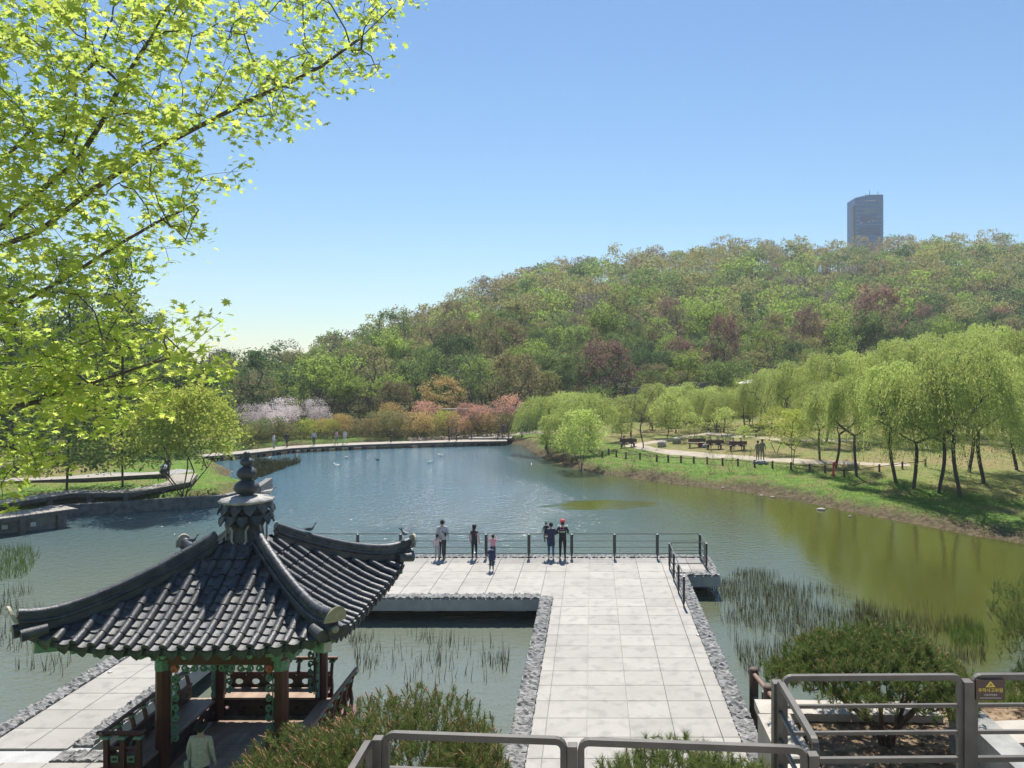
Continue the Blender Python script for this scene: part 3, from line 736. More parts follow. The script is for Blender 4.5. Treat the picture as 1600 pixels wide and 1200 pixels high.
# rafters
for k in range(4):
    for i in range(-6,7):
        s = i*.42; x0, y0 = fxy(k, s*.55, 1.1); x1, y1 = fxy(k, s, tmax(s)-.12)
        m = MB(); m.tube([(x0,y0,3.05),(x1,y1,rz_(x1,y1)-.24)], [.055,.05], 6); ra = m.build('rafter', M['redwood'], pav)
        p1 = Vector((x1,y1,rz_(x1,y1)-.24)); m = MB(); m.tube([p1.lerp(Vector((x0,y0,3.05)),.12), p1.lerp(Vector((x0,y0,3.05)),-.01)], .056, 6); m.build('rafter_end', M['scroll'], ra)
for (sx, sy) in ((-1,-1),(1,-1),(1,1),(-1,1)):
    m = MB(); e = Vector((sx*A*.96, sy*A*.96, rz_(A*.96,A*.96)-.33)); m.bar((sx*1.1,sy*1.1,3.0), e, .16, .2); co = m.build('corner_rafter', M['scroll'], pav)
    m = MB(); d = Vector((sx,sy,0)).normalized(); m.bar(e-d*.02, e+d*.012, .15, .19); m.build('painted_end', M['creampaint'], co)
# floor boards, benches, balustrades
m = MB(); m.box((0,.05,FZ-.16), (3.95,3.9,.16)); fl = m.build('floor_frame', M['redwood'], pav)
y = -1.85
while y < 1.2:
    m = MB(); m.box((0,y+.14,FZ-.04), (2.3,.275,.06), bev=.005); m.build('floor_board', M['floorwood'], fl); y += .28
for (x, y_) in [(-1.7,-1.6),(1.7,-1.6),(1.7,1.7),(-1.7,1.7),(0,1.7)]:
    m = MB(); m.box((x,y_,-.95), (.3,.3,1.75)); m.build('footing', M['conc2'], pav)
def holed(m, a, b_, z0, z1, n_, hole=.13, hh=.05, th=.03):
    """board with a row of elongated holes"""
    a, b_ = Vector(a), Vector(b_); d = (b_-a); L = d.length; d.normalize(); nn = d.cross(Vector((0,0,1)))*th/2; zc = (z0+z1)/2; w_ = L/n_
    for i in range(n_):
        c = a+d*(i+.5)*w_; out = []; inn = []
        for k in range(12):
            th_ = 2*PI*k/12; cx_, sz_ = math.cos(th_), math.sin(th_)
            inn.append((cx_*hole*.5, sz_*hh)); s_ = max(abs(cx_)/(w_/2), abs(sz_)/((z1-z0)/2)); out.append((cx_/s_, sz_/s_))
        for sgn in (-1,1):
            vs = [c+d*x+Vector((0,0,zc+z-0))+nn*sgn-Vector((0,0,c.z)) for x, z in out+inn]
            f = [(k,(k+1)%12,12+(k+1)%12,12+k) for k in range(12)]
            m.add(vs, f if sgn < 0 else [q[::-1] for q in f])
        vs = [c+d*x+nn*sg_+Vector((0,0,zc+z-c.z)) for sg_ in (-1,1) for x, z in inn]
        m.add(vs, [(k,(k+1)%12,12+(k+1)%12,12+k) for k in range(12)])
def bench(a, b_, out, n_):
    """bench along a-b with its balustrade leaning out in direction 'out'"""
    a, b_, out = Vector(a), Vector(b_), Vector(out); d = (b_-a).normalized(); L = (b_-a).length
    zs = .64
    m = MB(); c = (a+b_)/2+out*.34; m.bar(a+out*.34+Vector((0,0,zs-.03)), b_+out*.34+Vector((0,0,zs-.03)), .66, .05); be = m.build('bench', M['floorwood'], pav)
    m = MB(); holed(m, a+out*.02, b_+out*.02, FZ-.02, zs-.055, n_, .11, .045); m.build('bench_riser', M['darkwood'], be)
    m = MB(); holed(m, a+out*.66, b_+out*.66, zs-.04, zs+.30, n_, .2, .07); m.build('balustrade_panel', M['darkwood'], be)
    m = MB(); m.bar(a+out*.66+Vector((0,0,zs+.33)), b_+out*.66+Vector((0,0,zs+.33)), .07, .06); m.build('middle_rail', M['redwood'], be)
    m = MB(); m.tube([a-d*.12+out*.80+Vector((0,0,1.29)), b_+d*.12+out*.80+Vector((0,0,1.29))], .045, 10); m.build('handrail', M['lograil'], be)
    m = MB(); m.bar(a+out*.70+Vector((0,0,FZ-.15)), b_+out*.70+Vector((0,0,FZ-.15)), .06, .8); m.build('skirt', M['redwood'], be)
    for i in range(n_+1):
        q = a+d*(L*i/n_)
        m = MB(); pts = [q+out*.70+Vector((0,0,.25)), q+out*.73+Vector((0,0,.6)), q+out*.70+Vector((0,0,.85)), q+out*.74+Vector((0,0,1.08)), q+out*.80+Vector((0,0,1.27))]
        m.tube(pts, [.05,.055,.045,.045,.04], 4, smooth=False, twist=PI/4); m.build('baluster', M['redwood'], be)
        m = MB(); m.box(q+out*.79+Vector((0,0,1.225)), (.14,.14,.05), bev=.01); m.build('lotus_block', M['scroll'], be)
bench((-1.25,-1.85,0),(-1.25,1.25,0),(-1,0,0),7)
bench((-1.25,1.25,0),(1.25,1.25,0),(0,1,0),6)
bench((1.25,-1.85,0),(1.25,1.25,0),(1,0,0),7)
for sx in (-1,1):                                                          # end panels facing the terrace
    m = MB(); m.box((sx*1.62,-1.89,.5), (.72,.05,.75)); ep = m.build('end_panel', M['redwood'], pav)
    m = MB(); m.tube([(sx*1.2,-1.9,1.29),(sx*2.15,-1.9,1.29)], .045, 10); m.build('handrail', M['redwood'], ep)
    for x in (1.30,1.62,1.95):
        m = MB(); m.box((sx*x,-1.93,.72), (.09,.07,1.1), bev=.01); m.build('baluster', M['redwood'], ep)
        m = MB(); m.box((sx*x,-1.93,1.225), (.15,.14,.05), bev=.01); m.build('lotus_block', M['scroll'], ep)
    for x in (1.46,1.79):
        m = MB(); m.box((sx*x,-1.925,.78), (.15,.02,.13)); gp = m.build('green_plaque', M['scroll'], ep)
        m = MB(); m.ell((sx*x,-1.937,.78), (.05,.006,.03)); m.build('dark_opening', M['darkwood'], gp)
    m = MB(); m.box((sx*1.62,-1.9,.99), (.72,.05,.05)); m.build('middle_rail', M['redwood'], ep)
for i in range(2):
    m = MB(); m.box((0,-2.05-.3*i,.10-.11*i), (2.2,.3,.14), bev=.01); m.build('entrance_step', M['conc'], pav)
# ------------------------------------------------------------------ vegetation tools
def skeleton(trunk, pts, rng, alpha=.35, seg=.5, wig=.06, droop=0.0):
    """grow branches from the trunk polyline to every crown point; returns node positions and parents"""
    P = [np.array(p, float) for p in trunk]; par = [-1]+list(range(len(trunk)-1))
    plen = [0.0]
    for i in range(1, len(P)): plen.append(plen[-1]+np.linalg.norm(P[i]-P[i-1]))
    base = P[-1]; order = np.argsort(np.linalg.norm(pts-base, axis=1))
    arr = np.zeros((len(P)+len(pts)*14+50, 3)); arr[:len(P)] = P; pl = np.zeros(len(arr)); pl[:len(P)] = plen; n = len(P); lo = max(1, len(trunk)//2)
    tips = []
    for k in order:
        q = pts[k]; d = np.linalg.norm(arr[lo:n]-q, axis=1); c = d*d*.25/seg+d+alpha*pl[lo:n]; j = lo+int(np.argmin(c)); L = d[j-lo]
        m = max(1, min(12, int(L/seg))); a = arr[j].copy()
        for i in range(1, m+1):
            t = i/m; p = a+(q-a)*t+(rng.normal(0, wig*L/m+.004, 3) if i < m else 0); p[2] += droop*L*math.sin(PI*t)
            if n >= len(arr): break
            arr[n] = p; pl[n] = pl[j]+np.linalg.norm(p-arr[j]); par.append(j); j = n; n += 1
        tips.append(j)
    return arr[:n], par, tips
def tubes(arr, par, rtip, expo=2.3, rmin=0.0, sides=(6,4,3), thick=(.12,.04), rmax=9):
    n = len(arr); ch = [[] for _ in range(n)]; ar = np.zeros(n)
    for i in range(n-1, -1, -1):
        if ar[i] == 0: ar[i] = rtip**expo
        if par[i] >= 0: ar[par[i]] += ar[i]; ch[par[i]].append(i)
    r = np.minimum(ar**(1/expo), rmax); V = []; F = []
    nb = 0
    for i in range(n):
        p = par[i]; main = (p >= 0 and max(ch[p], key=lambda c: r[c]) == i)
        if main: continue
        chain = ([p] if p >= 0 else [])+[i]; rr = ([min(r[p], r[i]*1.15)] if p >= 0 else [])+[r[i]]
        while ch[chain[-1]]:
            c = max(ch[chain[-1]], key=lambda c: r[c]); chain.append(c); rr.append(r[c])
        if len(chain) < 2 or max(rr) < rmin: continue
        k = sides[0] if max(rr) > thick[0] else sides[1] if max(rr) > thick[1] else sides[2]
        pts = arr[chain]; T = np.gradient(pts, axis=0); T /= np.linalg.norm(T, axis=1)[:,None]+1e-9
        ref = np.array([0.31,.17,.93]) if abs(T[0,2]) < .8 else np.array([.9,.3,.1])
        A_ = np.cross(T, ref); A_ /= np.linalg.norm(A_, axis=1)[:,None]+1e-9; B_ = np.cross(T, A_)
        th = np.arange(k)*2*PI/k
        ring = pts[:,None,:]+(A_[:,None,:]*np.cos(th)[None,:,None]+B_[:,None,:]*np.sin(th)[None,:,None])*np.array(rr)[:,None,None]
        V.append(ring.reshape(-1,3)); m = len(chain)
        ii_ = (np.arange(m-1)[:,None]*k+np.arange(k)[None,:]); jj = (np.arange(m-1)[:,None]*k+(np.arange(k)[None,:]+1)%k)
        F.append(np.stack([ii_, jj, jj+k, ii_+k], -1).reshape(-1,4)+nb); nb += m*k
    return np.concatenate(V), np.concatenate(F)
def leaf_quads(C, rng, size, up=.3, aspect=.6, var=.35):
    n = len(C); N_ = rng.normal(0,1,(n,3)); N_[:,2] += up*1.5; N_ /= np.linalg.norm(N_,axis=1)[:,None]
    R_ = rng.normal(0,1,(n,3)); a = np.cross(N_, R_); a /= np.linalg.norm(a,axis=1)[:,None]+1e-9; b = np.cross(N_, a)
    s = size*(1+var*rng.uniform(-1,1,n))[:,None]
    V = np.stack([C-b*s*.5, C+a*s*aspect*.5, C+b*s*.5, C-a*s*aspect*.5], 1).reshape(-1,3)
    return V, np.arange(4*n).reshape(-1,4)
def crown_points(kind, n, H, W, rng):
    """points through the crown's volume; crown is W wide and reaches H"""
    out = []
    lob = [(rng.uniform(-.28,.28)*W, rng.uniform(-.28,.28)*W, rng.uniform(.5,.86)*H, rng.uniform(.2,.34)*W) for _ in range(9)]
    while len(out) < n:
        if kind == 'vase': t = rng.random()**.8; z = H*(.32+.68*t); r = W*.5*(.25+.75*math.sin(PI*min(1,.18+.72*t)))
        elif kind == 'round': t = rng.random(); z = H*(.26+.74*t); r = W*.5*math.sin(PI*min(.97,.14+.80*t))**.75
        elif kind == 'spread': t = rng.random()**.7; z = H*(.38+.62*t); r = W*.5*math.cos(PI/2*t*.86)**.6
        elif kind == 'cone': t = rng.random()**1.3; z = H*(.12+.88*t); r = W*.5*(1-t)**.8+.15
        elif kind == 'lobed':
            c = lob[rng.integers(len(lob))]; v = rng.normal(0,1,3); v /= np.linalg.norm(v); v *= c[3]*rng.random()**.4
            out.append((c[0]+v[0], c[1]+v[1], min(H, max(H*.3, c[2]+v[2]*.8)))); continue
        th = rng.random()*2*PI; q = r*rng.random()**.42*(1+.16*math.sin(3*th+z*1.1))
        out.append((math.cos(th)*q, math.sin(th)*q, z+rng.normal(0,.02*H)))
    return np.array(out)
PROTO = {}
def tree_meshes(key, kind, H, W, ntip, nleaf, lsize, sig, seed, bark='bark', leaf='mid', rtip=.012, trunk_h=.34, lean=0., stems=1, alpha=.35, up=.3, aspect=.6, wig=.06, low=0):
    """one tree shape: a trunk-and-branches mesh and a crown mesh"""
    rng = np.random.default_rng(seed)
    pts = crown_points(kind, ntip, H, W, rng)
    if stems == 1:
        tr = [np.array([lean*H*(t**1.5)+.03*W*math.sin(5*t+seed), .03*W*math.cos(4*t+seed), H*trunk_h*t-.25*(t == 0)]) for t in np.linspace(0,1,6)]
        arr, par, tips = skeleton(tr, pts, rng, alpha, .09*H, wig); V, F = tubes(arr, par, rtip, thick=(.12,.035))
        tp = arr[tips]
    else:
        Vs, Fs, tps = [], [], []; nb = 0; ang = np.arctan2(pts[:,1], pts[:,0]); part = ((ang+PI)/(2*PI)*stems).astype(int) % stems
        for s in range(stems):
            q = pts[part == s]
            if len(q) == 0: continue
            c = q.mean(0); tr = [np.array([c[0]*t*.75+.1*math.cos(s), c[1]*t*.75+.1*math.sin(s), -.2*(t == 0)+H*trunk_h*t]) for t in np.linspace(0,1,6)]
            arr, par, tips = skeleton(tr, q, rng, alpha, .09*H, wig); V, F = tubes(arr, par, rtip, thick=(.12,.035)); Vs.append(V); Fs.append(F+nb); nb += len(V); tps.append(arr[tips])
        V, F = np.concatenate(Vs), np.concatenate(Fs); tp = np.concatenate(tps)
    per = max(1, nleaf//len(tp))
    C = (tp[:,None,:]+rng.normal(0,1,(len(tp),per,3))*np.array([sig,sig,sig*.7])).reshape(-1,3)
    LV, LF = leaf_quads(C, rng, lsize, up, aspect)
    PROTO[key] = (npmesh(key+'_trunk', V, F, M[bark], True), npmesh(key+'_crown', LV, LF, LM[leaf]), LV, LF)
def setmat(o, leaf):
    o.material_slots[0].link = 'OBJECT'; o.material_slots[0].material = LM[leaf] if isinstance(leaf, str) else leaf
def tree(name, key, loc, s=1.0, rz=0., leaf=None, label=None, cat='tree', group=None, sz=None, bark=None):
    e = empty(name, loc, rz, label, cat, group); e.scale = (s, s, sz or s)
    a = link('trunk', PROTO[key][0], e); b = link('crown', PROTO[key][1], e)
    if leaf: setmat(b, leaf)
    if bark: setmat(a, M[bark])
    return e

# ------------------------------------------------------------------ woodland on the hill
HK = [('hill_a','round',10,8.5,70,3400,.33,.48,1,'bark'), ('hill_b','lobed',11,9,76,3600,.33,.44,2,'bark'), ('hill_c','vase',11,9,72,2600,.29,.44,3,'barkgrey'),
      ('hill_d','spread',9.5,10,80,3400,.33,.44,4,'bark'), ('hill_e','round',12,8,70,3400,.33,.46,5,'barkgrey'), ('hill_f','lobed',9,9,64,3600,.32,.42,6,'bark'), ('hill_g','vase',12,10,100,2000,.25,.42,8,'barkgrey')]
for k in HK: tree_meshes(k[0], k[1], k[2], k[3], k[4], k[5], k[6], k[7], k[8], k[9], rtip=.048 if k[0] in ('hill_c','hill_g') else .032)
rng = np.random.default_rng(21)
# spaced spots over the slope
cand = []
tries = 0
grid = {}
def spaced(x, y, d):
    gx_, gy_ = int(x//12), int(y//12)
    for i in (-1,0,1):
        for j in (-1,0,1):
            for (a, b) in grid.get((gx_+i, gy_+j), ()):
                if (a-x)**2+(b-y)**2 < d*d: return False
    grid.setdefault((gx_,gy_), []).append((x,y)); return True
SPECIAL = [  # prominent single trees: photo pixel of crown centre, depth, width px, shape, colour, label
 (500,590,112,110,'hill_f','fresh','bright yellow-green tree with dark spreading limbs above the pale blossom'),
 (945,580,118,105,'hill_d','maroon','large dusky maroon tree at the foot of the hill behind the round willows'),
 (692,620,108,75,'hill_a','orange','golden round-headed tree behind the coral blossom by the pond'),
 (1132,520,132,60,'hill_d','maroon','small maroon tree half way along the wood edge above the picnic lawn'),
 (1370,492,150,95,'hill_d','maroon','dark maroon spreading tree on the slope below the glass tower'),
 (1262,505,146,60,'hill_a','maroon','reddish brown tree on the slope, to one side of the dark maroon one'),
 (1208,505,150,45,'hill_a','bronze','narrow rusty brown tree between two green crowns above the willows'),
 (1115,490,150,75,'hill_b','fresh','vivid green round tree high on the slope above the small maroon one'),
 (1480,515,140,55,'hill_f','fresh','bright green bushy tree at the top edge of the willow crowns'),
 (985,475,190,80,'hill_f','fresh','bright green crown in the middle of the slope'),
 (620,625,109,65,'hill_d','bronze','rusty brown tree behind the orange shrubs of the shore'),
 (575,575,118,80,'hill_c','olive','pale tree with a dark forked trunk in the first row of the wood'),
 (735,590,115,85,'hill_c','mid','open green tree above the coral cherry trees'),
 (420,590,112,110,'hill_e','deep','dark green tree with tall crown at the near end of the wood'),
]
spots = []
for (u, v, D, wpx, key, leaf, lab) in SPECIAL:
    H_ = [k for k in HK if k[0] == key][0]; W = wpx/FPX*D; s = W/H_[3]; c = at(u, v, D)
    gz = hz(c.x, D); top = c.z+W*.42; sz = (top-gz)/H_[2]; sz = max(.55*s, min(1.9*s, sz)); spaced(c.x, D, 1)
    tree('hillside_tree', key, (c.x, D, top-sz*H_[2]), s, rng.random()*6, leaf, lab, 'tree', None, sz)
n_try = 0
while len(spots) < 860 and n_try < 50000:
    n_try += 1
    D = 104+(352-104)*rng.random()**.9; u = rng.uniform(-60, 1680); x = (u-VU)/FPX*D
    B = np.interp(u, BU, BD); R = np.interp(u, RU, RD)
    if D < B+1 or D > R+14: continue
    if u < 330 and D > 170: continue
    if spaced(x, D, 4.9+2.1*(D-100)/250): spots.append((D, x, u))
spots.sort()
kinds = ['mid','fresh','olive','bronze','deep','grey']
def hill_colour(u, D, s):
    """mixed wood: browner, barely budded oaks towards the crest, greener lower down"""
    q = rng.random()
    if s > .8: return rng.choice(['bronze','grey','olive','mid'], p=[.32,.20,.33,.15])
    if s > .35: return rng.choice(['mid','fresh','olive','bronze','deep','grey'], p=[.26,.15,.30,.15,.09,.05])
    return rng.choice(['mid','fresh','olive','bronze','deep','maroon'], p=[.29,.22,.22,.09,.16,.02])
CN = {'mid':'mid green','fresh':'fresh yellow-green','olive':'olive','bronze':'bronze-budded','deep':'dark green','grey':'grey budding','maroon':'maroon'}
rest = []
LMK = [(60,'behind the conifer grove'),(230,'behind the island tree'),(385,'above the finial'),(460,'above the pale blossom'),(560,'above the orange shrubs'),(660,'above the middle cherry'),(760,'above the end platform'),(860,'above the far willow'),(930,'above the round willows'),(1005,'above the bare tree'),(1080,'above the lone willow'),(1160,'above the picnic lawn'),(1240,'above the standing couple'),(1310,'above the red post'),(1390,'below the tower'),(1480,'above the forked willow'),(1570,'above the shaded willow')]
for i, (D, x, u) in enumerate(spots):
    B = np.interp(u, BU, BD); R = np.interp(u, RU, RD); s_ = (D-B)/(R-B)
    leaf = str(hill_colour(u, D, s_)); key = HK[rng.integers(6)][0] if leaf not in ('grey','bronze') else str(rng.choice(['hill_g','hill_c','hill_d','hill_a']))
    s = rng.uniform(.60,1.12)*float(np.interp(u,[300,480,650],[.76,.8,1]))*(.82 if s_ < .12 else .92+.25*s_); z = hz(x, D)-.2
    if i < 280:
        band = 'foot' if s_ < .12 else 'low slope' if s_ < .3 else 'lower slope' if s_ < .5 else 'middle slope' if s_ < .75 else 'crest'
        side = LMK[int(np.argmin([abs(u-q[0]) for q in LMK]))][1]
        e = tree('hillside_tree', key, (x,D,z), s, rng.random()*6.28, leaf, f'{CN[leaf]} hillside tree, {band}, {side}', 'tree', f'{CN[leaf]} trees, {band}, {side}', s*rng.uniform(.85,1.25))
    else: rest.append((x,D,z,key,s,leaf))
# the farther wood reads as one mass
Vs, Fs, Ms, TV, TF = [], [], [], [], []; nb = 0; tb = 0; ml = ['mid','fresh','olive','bronze','deep','grey','maroon']
for (x,D,z,key,s,leaf) in rest:
    LV, LF = PROTO[key][2], PROTO[key][3]; q = LV.reshape(-1,4,3); q = q[rng.permutation(len(q))[:720]]
    c = q.mean(1, keepdims=True); q = c+(q-c)*1.75; a = rng.random()*6.28; R_ = np.array([[math.cos(a),-math.sin(a),0],[math.sin(a),math.cos(a),0],[0,0,1]])
    V = (q.reshape(-1,3)@R_.T)*s+np.array([x,D,z]); Vs.append(V); Fs.append(np.arange(len(V)).reshape(-1,4)+nb); nb += len(V); Ms.append(np.full(len(V)//4, ml.index(leaf)))
    th = np.arange(5)*2*PI/5; rg = np.stack([np.cos(th),np.sin(th),np.zeros(5)],1)
    tv = np.concatenate([rg*.22+[x,D,z-.5], rg*.10+[x+.2,D,z+6.5*s]]); TV.append(tv); k5 = np.arange(5); TF.append(np.stack([k5,(k5+1)%5,5+(k5+1)%5,5+k5],1)+tb); tb += 10
V_, F_, Mi = np.concatenate(Vs+TV), np.concatenate(Fs+[f+nb for f in TF]), np.concatenate(Ms+[np.full(sum(len(f) for f in TF), 7)])
fo = link('forest', npmesh('forest', V_, F_, [LM[k] for k in ml]+[M['bark']], False, Mi)); tag(fo, 'hazy spring wood covering the upper hillside up to the skyline', 'forest', kind='stuff')
# understorey: low bushes between the trunks
n = 12000; uu = rng.uniform(-80,1680,n); DD = 103+(345-103)*rng.random(n)**1.25; xx = (uu-VU)/FPX*DD; keep = DD > np.interp(uu, BU, BD)-1.5
xx, DD = xx[keep], DD[keep]; zz = terrain(xx, DD)
C = np.stack([xx, DD, zz], 1)[:,None,:]+rng.normal(0,1,(len(xx),8,3))*np.array([.9,.9,.5])+np.array([0,0,.9])
LV, LF = leaf_quads(C.reshape(-1,3), rng, .5)
us = link('undergrowth', npmesh('undergrowth', LV, LF, [leafmat('undergrowth_leaves', (.05,.075,.025), (.12,.13,.05), .35)])); tag(us, 'low bushes and saplings on the woodland floor', 'undergrowth', kind='stuff')

# ------------------------------------------------------------------ trees and shrubs round the pond
tree_meshes('cherry','spread',5,6,110,2600,.16,.30,31,'bark','pink',.010,.3)
tree_meshes('blossom','lobed',5.5,6.5,120,4200,.16,.34,32,'bark','white',.010,.25)
tree_meshes('shrub','vase',3,3.4,70,1300,.14,.2,33,'bark','orange',.007,.18,stems=4)
tree_meshes('island','spread',7.2,8.4,380,14500,.20,.34,34,'bark','island',.010,.26,stems=5,alpha=.3,low=1)
tree_meshes('park','spread',4.2,4.4,120,2600,.13,.24,35,'bark','island',.009,.3,stems=2)
tree_meshes('round_w','round',5.4,4.6,140,5200,.17,.30,36,'bark','willow',.010,.36)
tree_meshes('upright','vase',5.4,4.4,200,6500,.15,.2,37,'barkgrey','willow',.008,.45,stems=9,alpha=.1,wig=.03)
tree_meshes('redwood_t','cone',17,6.5,260,5200,.26,.36,38,'barkred','mid',.012,.93,alpha=.02)
tree_meshes('sapling','vase',2.2,1.6,60,260,.09,.12,39,'barkgrey','olive',.006,.2,stems=3)
def gtree(name, key, u, v, s, leaf, label, group=None, sz=None, bark=None, rz=None, cat='tree'):
    p = ground(u, v); return tree(name, key, (p.x,p.y,p.z-.05), s, rnd.uniform(0,6) if rz is None else rz, leaf, label, cat, group, sz, bark)
for (u,v,D,wpx,leaf,lab) in [(795,645,99,62,'pink','coral pink cherry tree at the end of the pond beside the willows'),(728,652,99,52,'pink','small coral cherry tree second from the willows'),(665,655,98,58,'pink','coral cherry tree in the middle of the shore planting'),
                         (610,658,98,55,'orange','rusty coral cherry tree above the orange shrubs'),(757,655,100,30,'pink','narrow coral sapling between two cherry trees')]:
    c = at(u,v,D); z = hz(c.x,D); W = wpx/FPX*D; s = W/6; tree('cherry_tree','cherry',(c.x,D,z), s, rnd.uniform(0,6), leaf, lab, 'tree', None, max(s, (c.z+W*.40-z)/5))
for (u,v,D,wpx,lab) in [(400,664,91,62,'pale pink blossoming tree nearest the island tree'),(452,650,97,65,'tall pale blossom tree behind the boardwalk'),(500,655,98,60,'pale blossom tree beside the orange shrubs'),(432,668,92,60,'low blossom tree between two taller pale ones')]:
    c = at(u,v,D); z = hz(c.x,D); W = wpx/FPX*D; s = W/6.5; tree('blossom_tree','blossom',(c.x,D,z), s, rnd.uniform(0,6), 'white', lab, 'tree', None, max(s, (c.z+W*.35-z)/5.5))
for i in range(34):
    u = 380+i*12.5+rnd.uniform(-5,5); D = float(np.interp(u,[380,450,520,600,700,800],[82.5,88,91.2,92.8,94.4,96.4]))+rnd.uniform(0,2.2); x = (u-VU)/FPX*D
    if lake_sd(np.array([x]),np.array([D]))[0] < .4: D += 1.5; x = (u-VU)/FPX*D
    lf = rnd.choice(['orange','orange','bronze','island','olive','pink']) if u > 500 else rnd.choice(['bronze','island','olive','mid']); nm = {'orange':'orange-brown','bronze':'brown','island':'yellow-green','olive':'olive','pink':'coral','mid':'green'}[lf]
    part_ = 'behind the boardwalk posts' if u < 560 else 'behind the straight boardwalk' if u < 690 else 'by the end platform'
    key = 'shrub' if u < 500 or rnd.random() < .45 else 'cherry'
    tree('shore_shrub',key,(x,D,hz(x,D)-.1), (rnd.uniform(.5,.95) if u < 500 else rnd.uniform(.7,1.25))*(1 if key == 'shrub' else .62), rnd.uniform(0,6), lf, f'{nm} shrub in the row {part_}', 'shrub', f'{nm} shrubs, {part_}')
uu = rng.uniform(370,800,1500); DD = np.interp(uu,[380,450,520,600,700,800],[82,87.5,90.8,92.6,94.4,96.5])+rng.uniform(0,9,1500); xx = (uu-VU)/FPX*DD; kp = lake_sd(xx,DD) > .5; xx, DD = xx[kp], DD[kp]
C = np.stack([xx,DD,terrain(xx,DD)],1)[:,None,:]+rng.normal(0,1,(len(xx),10,3))*np.array([.45,.45,.28])+np.array([0,0,.35]); LV, LF = leaf_quads(C.reshape(-1,3), rng, .2)
tag(link('undergrowth', npmesh('shore_undergrowth', LV, LF, [leafmat('shore_undergrowth_leaves', (.06,.085,.03), (.20,.17,.07), .35)])), 'low planting between the far boardwalk and the wood', 'undergrowth', kind='stuff')
tree('island_tree','island', tuple(ground(287,779)), 1.0, .6, 'island', 'wide multi-stemmed yellow-green tree at the tip of the walled bank', 'tree')
# tall straight conifers
for (u,v,lab) in [(107,768,'tall straight conifer trunk beside the zigzag boardwalk, the first of two'),(187,762,'tall straight conifer with bare twigs beside the boardwalk corner')]:
    p = ground(u,v); tree('conifer','redwood_t',(p.x,p.y,p.z-.1), 1.0, rnd.uniform(0,6), 'mid', lab, 'tree', None, None, 'bark')
for i,(u,D) in enumerate([(20,62),(60,66),(66,80),(128,70),(150,78),(162,86),(172,74),(205,80),(196,92),(232,88),(90,90),(40,92),(118,98),(250,99),(215,100),(10,84),(140,100),(75,102)]):
    x = (u-VU)/FPX*D; tree('conifer','redwood_t',(x,D,hz(x,D)-.1), rnd.uniform(.75,.95), rnd.uniform(0,6), rnd.choice(['mid','olive','deep']), 'reddish conifer trunk in the grove behind the boardwalks', 'tree', 'conifer grove behind the boardwalks')
for i in range(15):
    u = -40+i*25+rnd.uniform(-8,8); D = rnd.uniform(76,103); x = (u-VU)/FPX*D
    tree('grove_tree', rnd.choice(['hill_a','hill_e','hill_b']), (x,D,hz(x,D)-.1), rnd.uniform(.7,.95), rnd.uniform(0,6), rnd.choice(['deep','mid','olive']), 'leafy tree closing the view behind the conifer trunks', 'tree', 'leafy trees behind the conifer grove')
# willows
def willow_meshes(key, H, W, ns, seed, lsz=.16, lenf=1.0, drift=-.10):
    rng = np.random.default_rng(seed); pts = []
    while len(pts) < 150:
        th = rng.random()*2*PI; t = rng.random(); r = W*.42*math.sqrt(t); z = H*(.97-.32*t*t-.18*rng.random()*(rng.random() < .5))
        pts.append((math.cos(th)*r, math.sin(th)*r, z))
    pts = np.array(pts); tr = [np.array([.05*H*math.sin(2*t), 0, H*.40*t-.3*(t == 0)]) for t in np.linspace(0,1,6)]
    arr, par, tips = skeleton(tr, pts, rng, .3, .09*H, .10); V, F = tubes(arr, par, .0135, expo=1.8)
    C, D_ = [], []; wt = rng.gamma(.7,1,len(tips)); wt /= wt.sum()
    for k in range(int(ns*1.35)):
        b = arr[tips[rng.choice(len(tips), p=wt)]]+rng.normal(0,.26,3)*np.array([1,1,.6]); rr = math.hypot(b[0],b[1])/(W*.5)
        L = lenf*H*rng.uniform(.08,.30)*(.55+.9*rr); L = min(L, b[2]-H*.12); m = max(3, int(L/.115)); o = b[:2]/(np.linalg.norm(b[:2])+.2)
        for j in range(m):
            t = j/m; C.append(b+np.array([o[0]*.5*math.sqrt(t)+drift*L*t*t*2, o[1]*.5*math.sqrt(t), .16*math.sin(PI*min(1,t*2.2))-L*t**1.25])+rng.normal(0,.035,3)); D_.append((drift*1.5*t, 0, -1))
    C = np.array(C); D_ = np.array(D_)+rng.normal(0,.42,C.shape); D_ /= np.linalg.norm(D_,axis=1)[:,None]
    a = np.cross(D_, rng.normal(0,1,C.shape)); a /= np.linalg.norm(a,axis=1)[:,None]; s = lsz*(.7+.6*rng.random(len(C)))[:,None]
    LV = np.stack([C-D_*s*.5, C+a*s*.16, C+D_*s*.5, C-a*s*.16], 1).reshape(-1,3)
    PROTO[key] = (npmesh(key+'_trunk', V, F, M['bark'], True), npmesh(key+'_crown', LV, np.arange(len(LV)).reshape(-1,4), LM['willow']))
willow_meshes('willow_a', 9.4, 7.2, 1150, 51); willow_meshes('willow_b', 9.0, 6.0, 1000, 52); willow_meshes('willow_c', 8.2, 6.6, 1000, 53); willow_meshes('willow_d', 6.4, 7.4, 1000, 54, lenf=1.15)
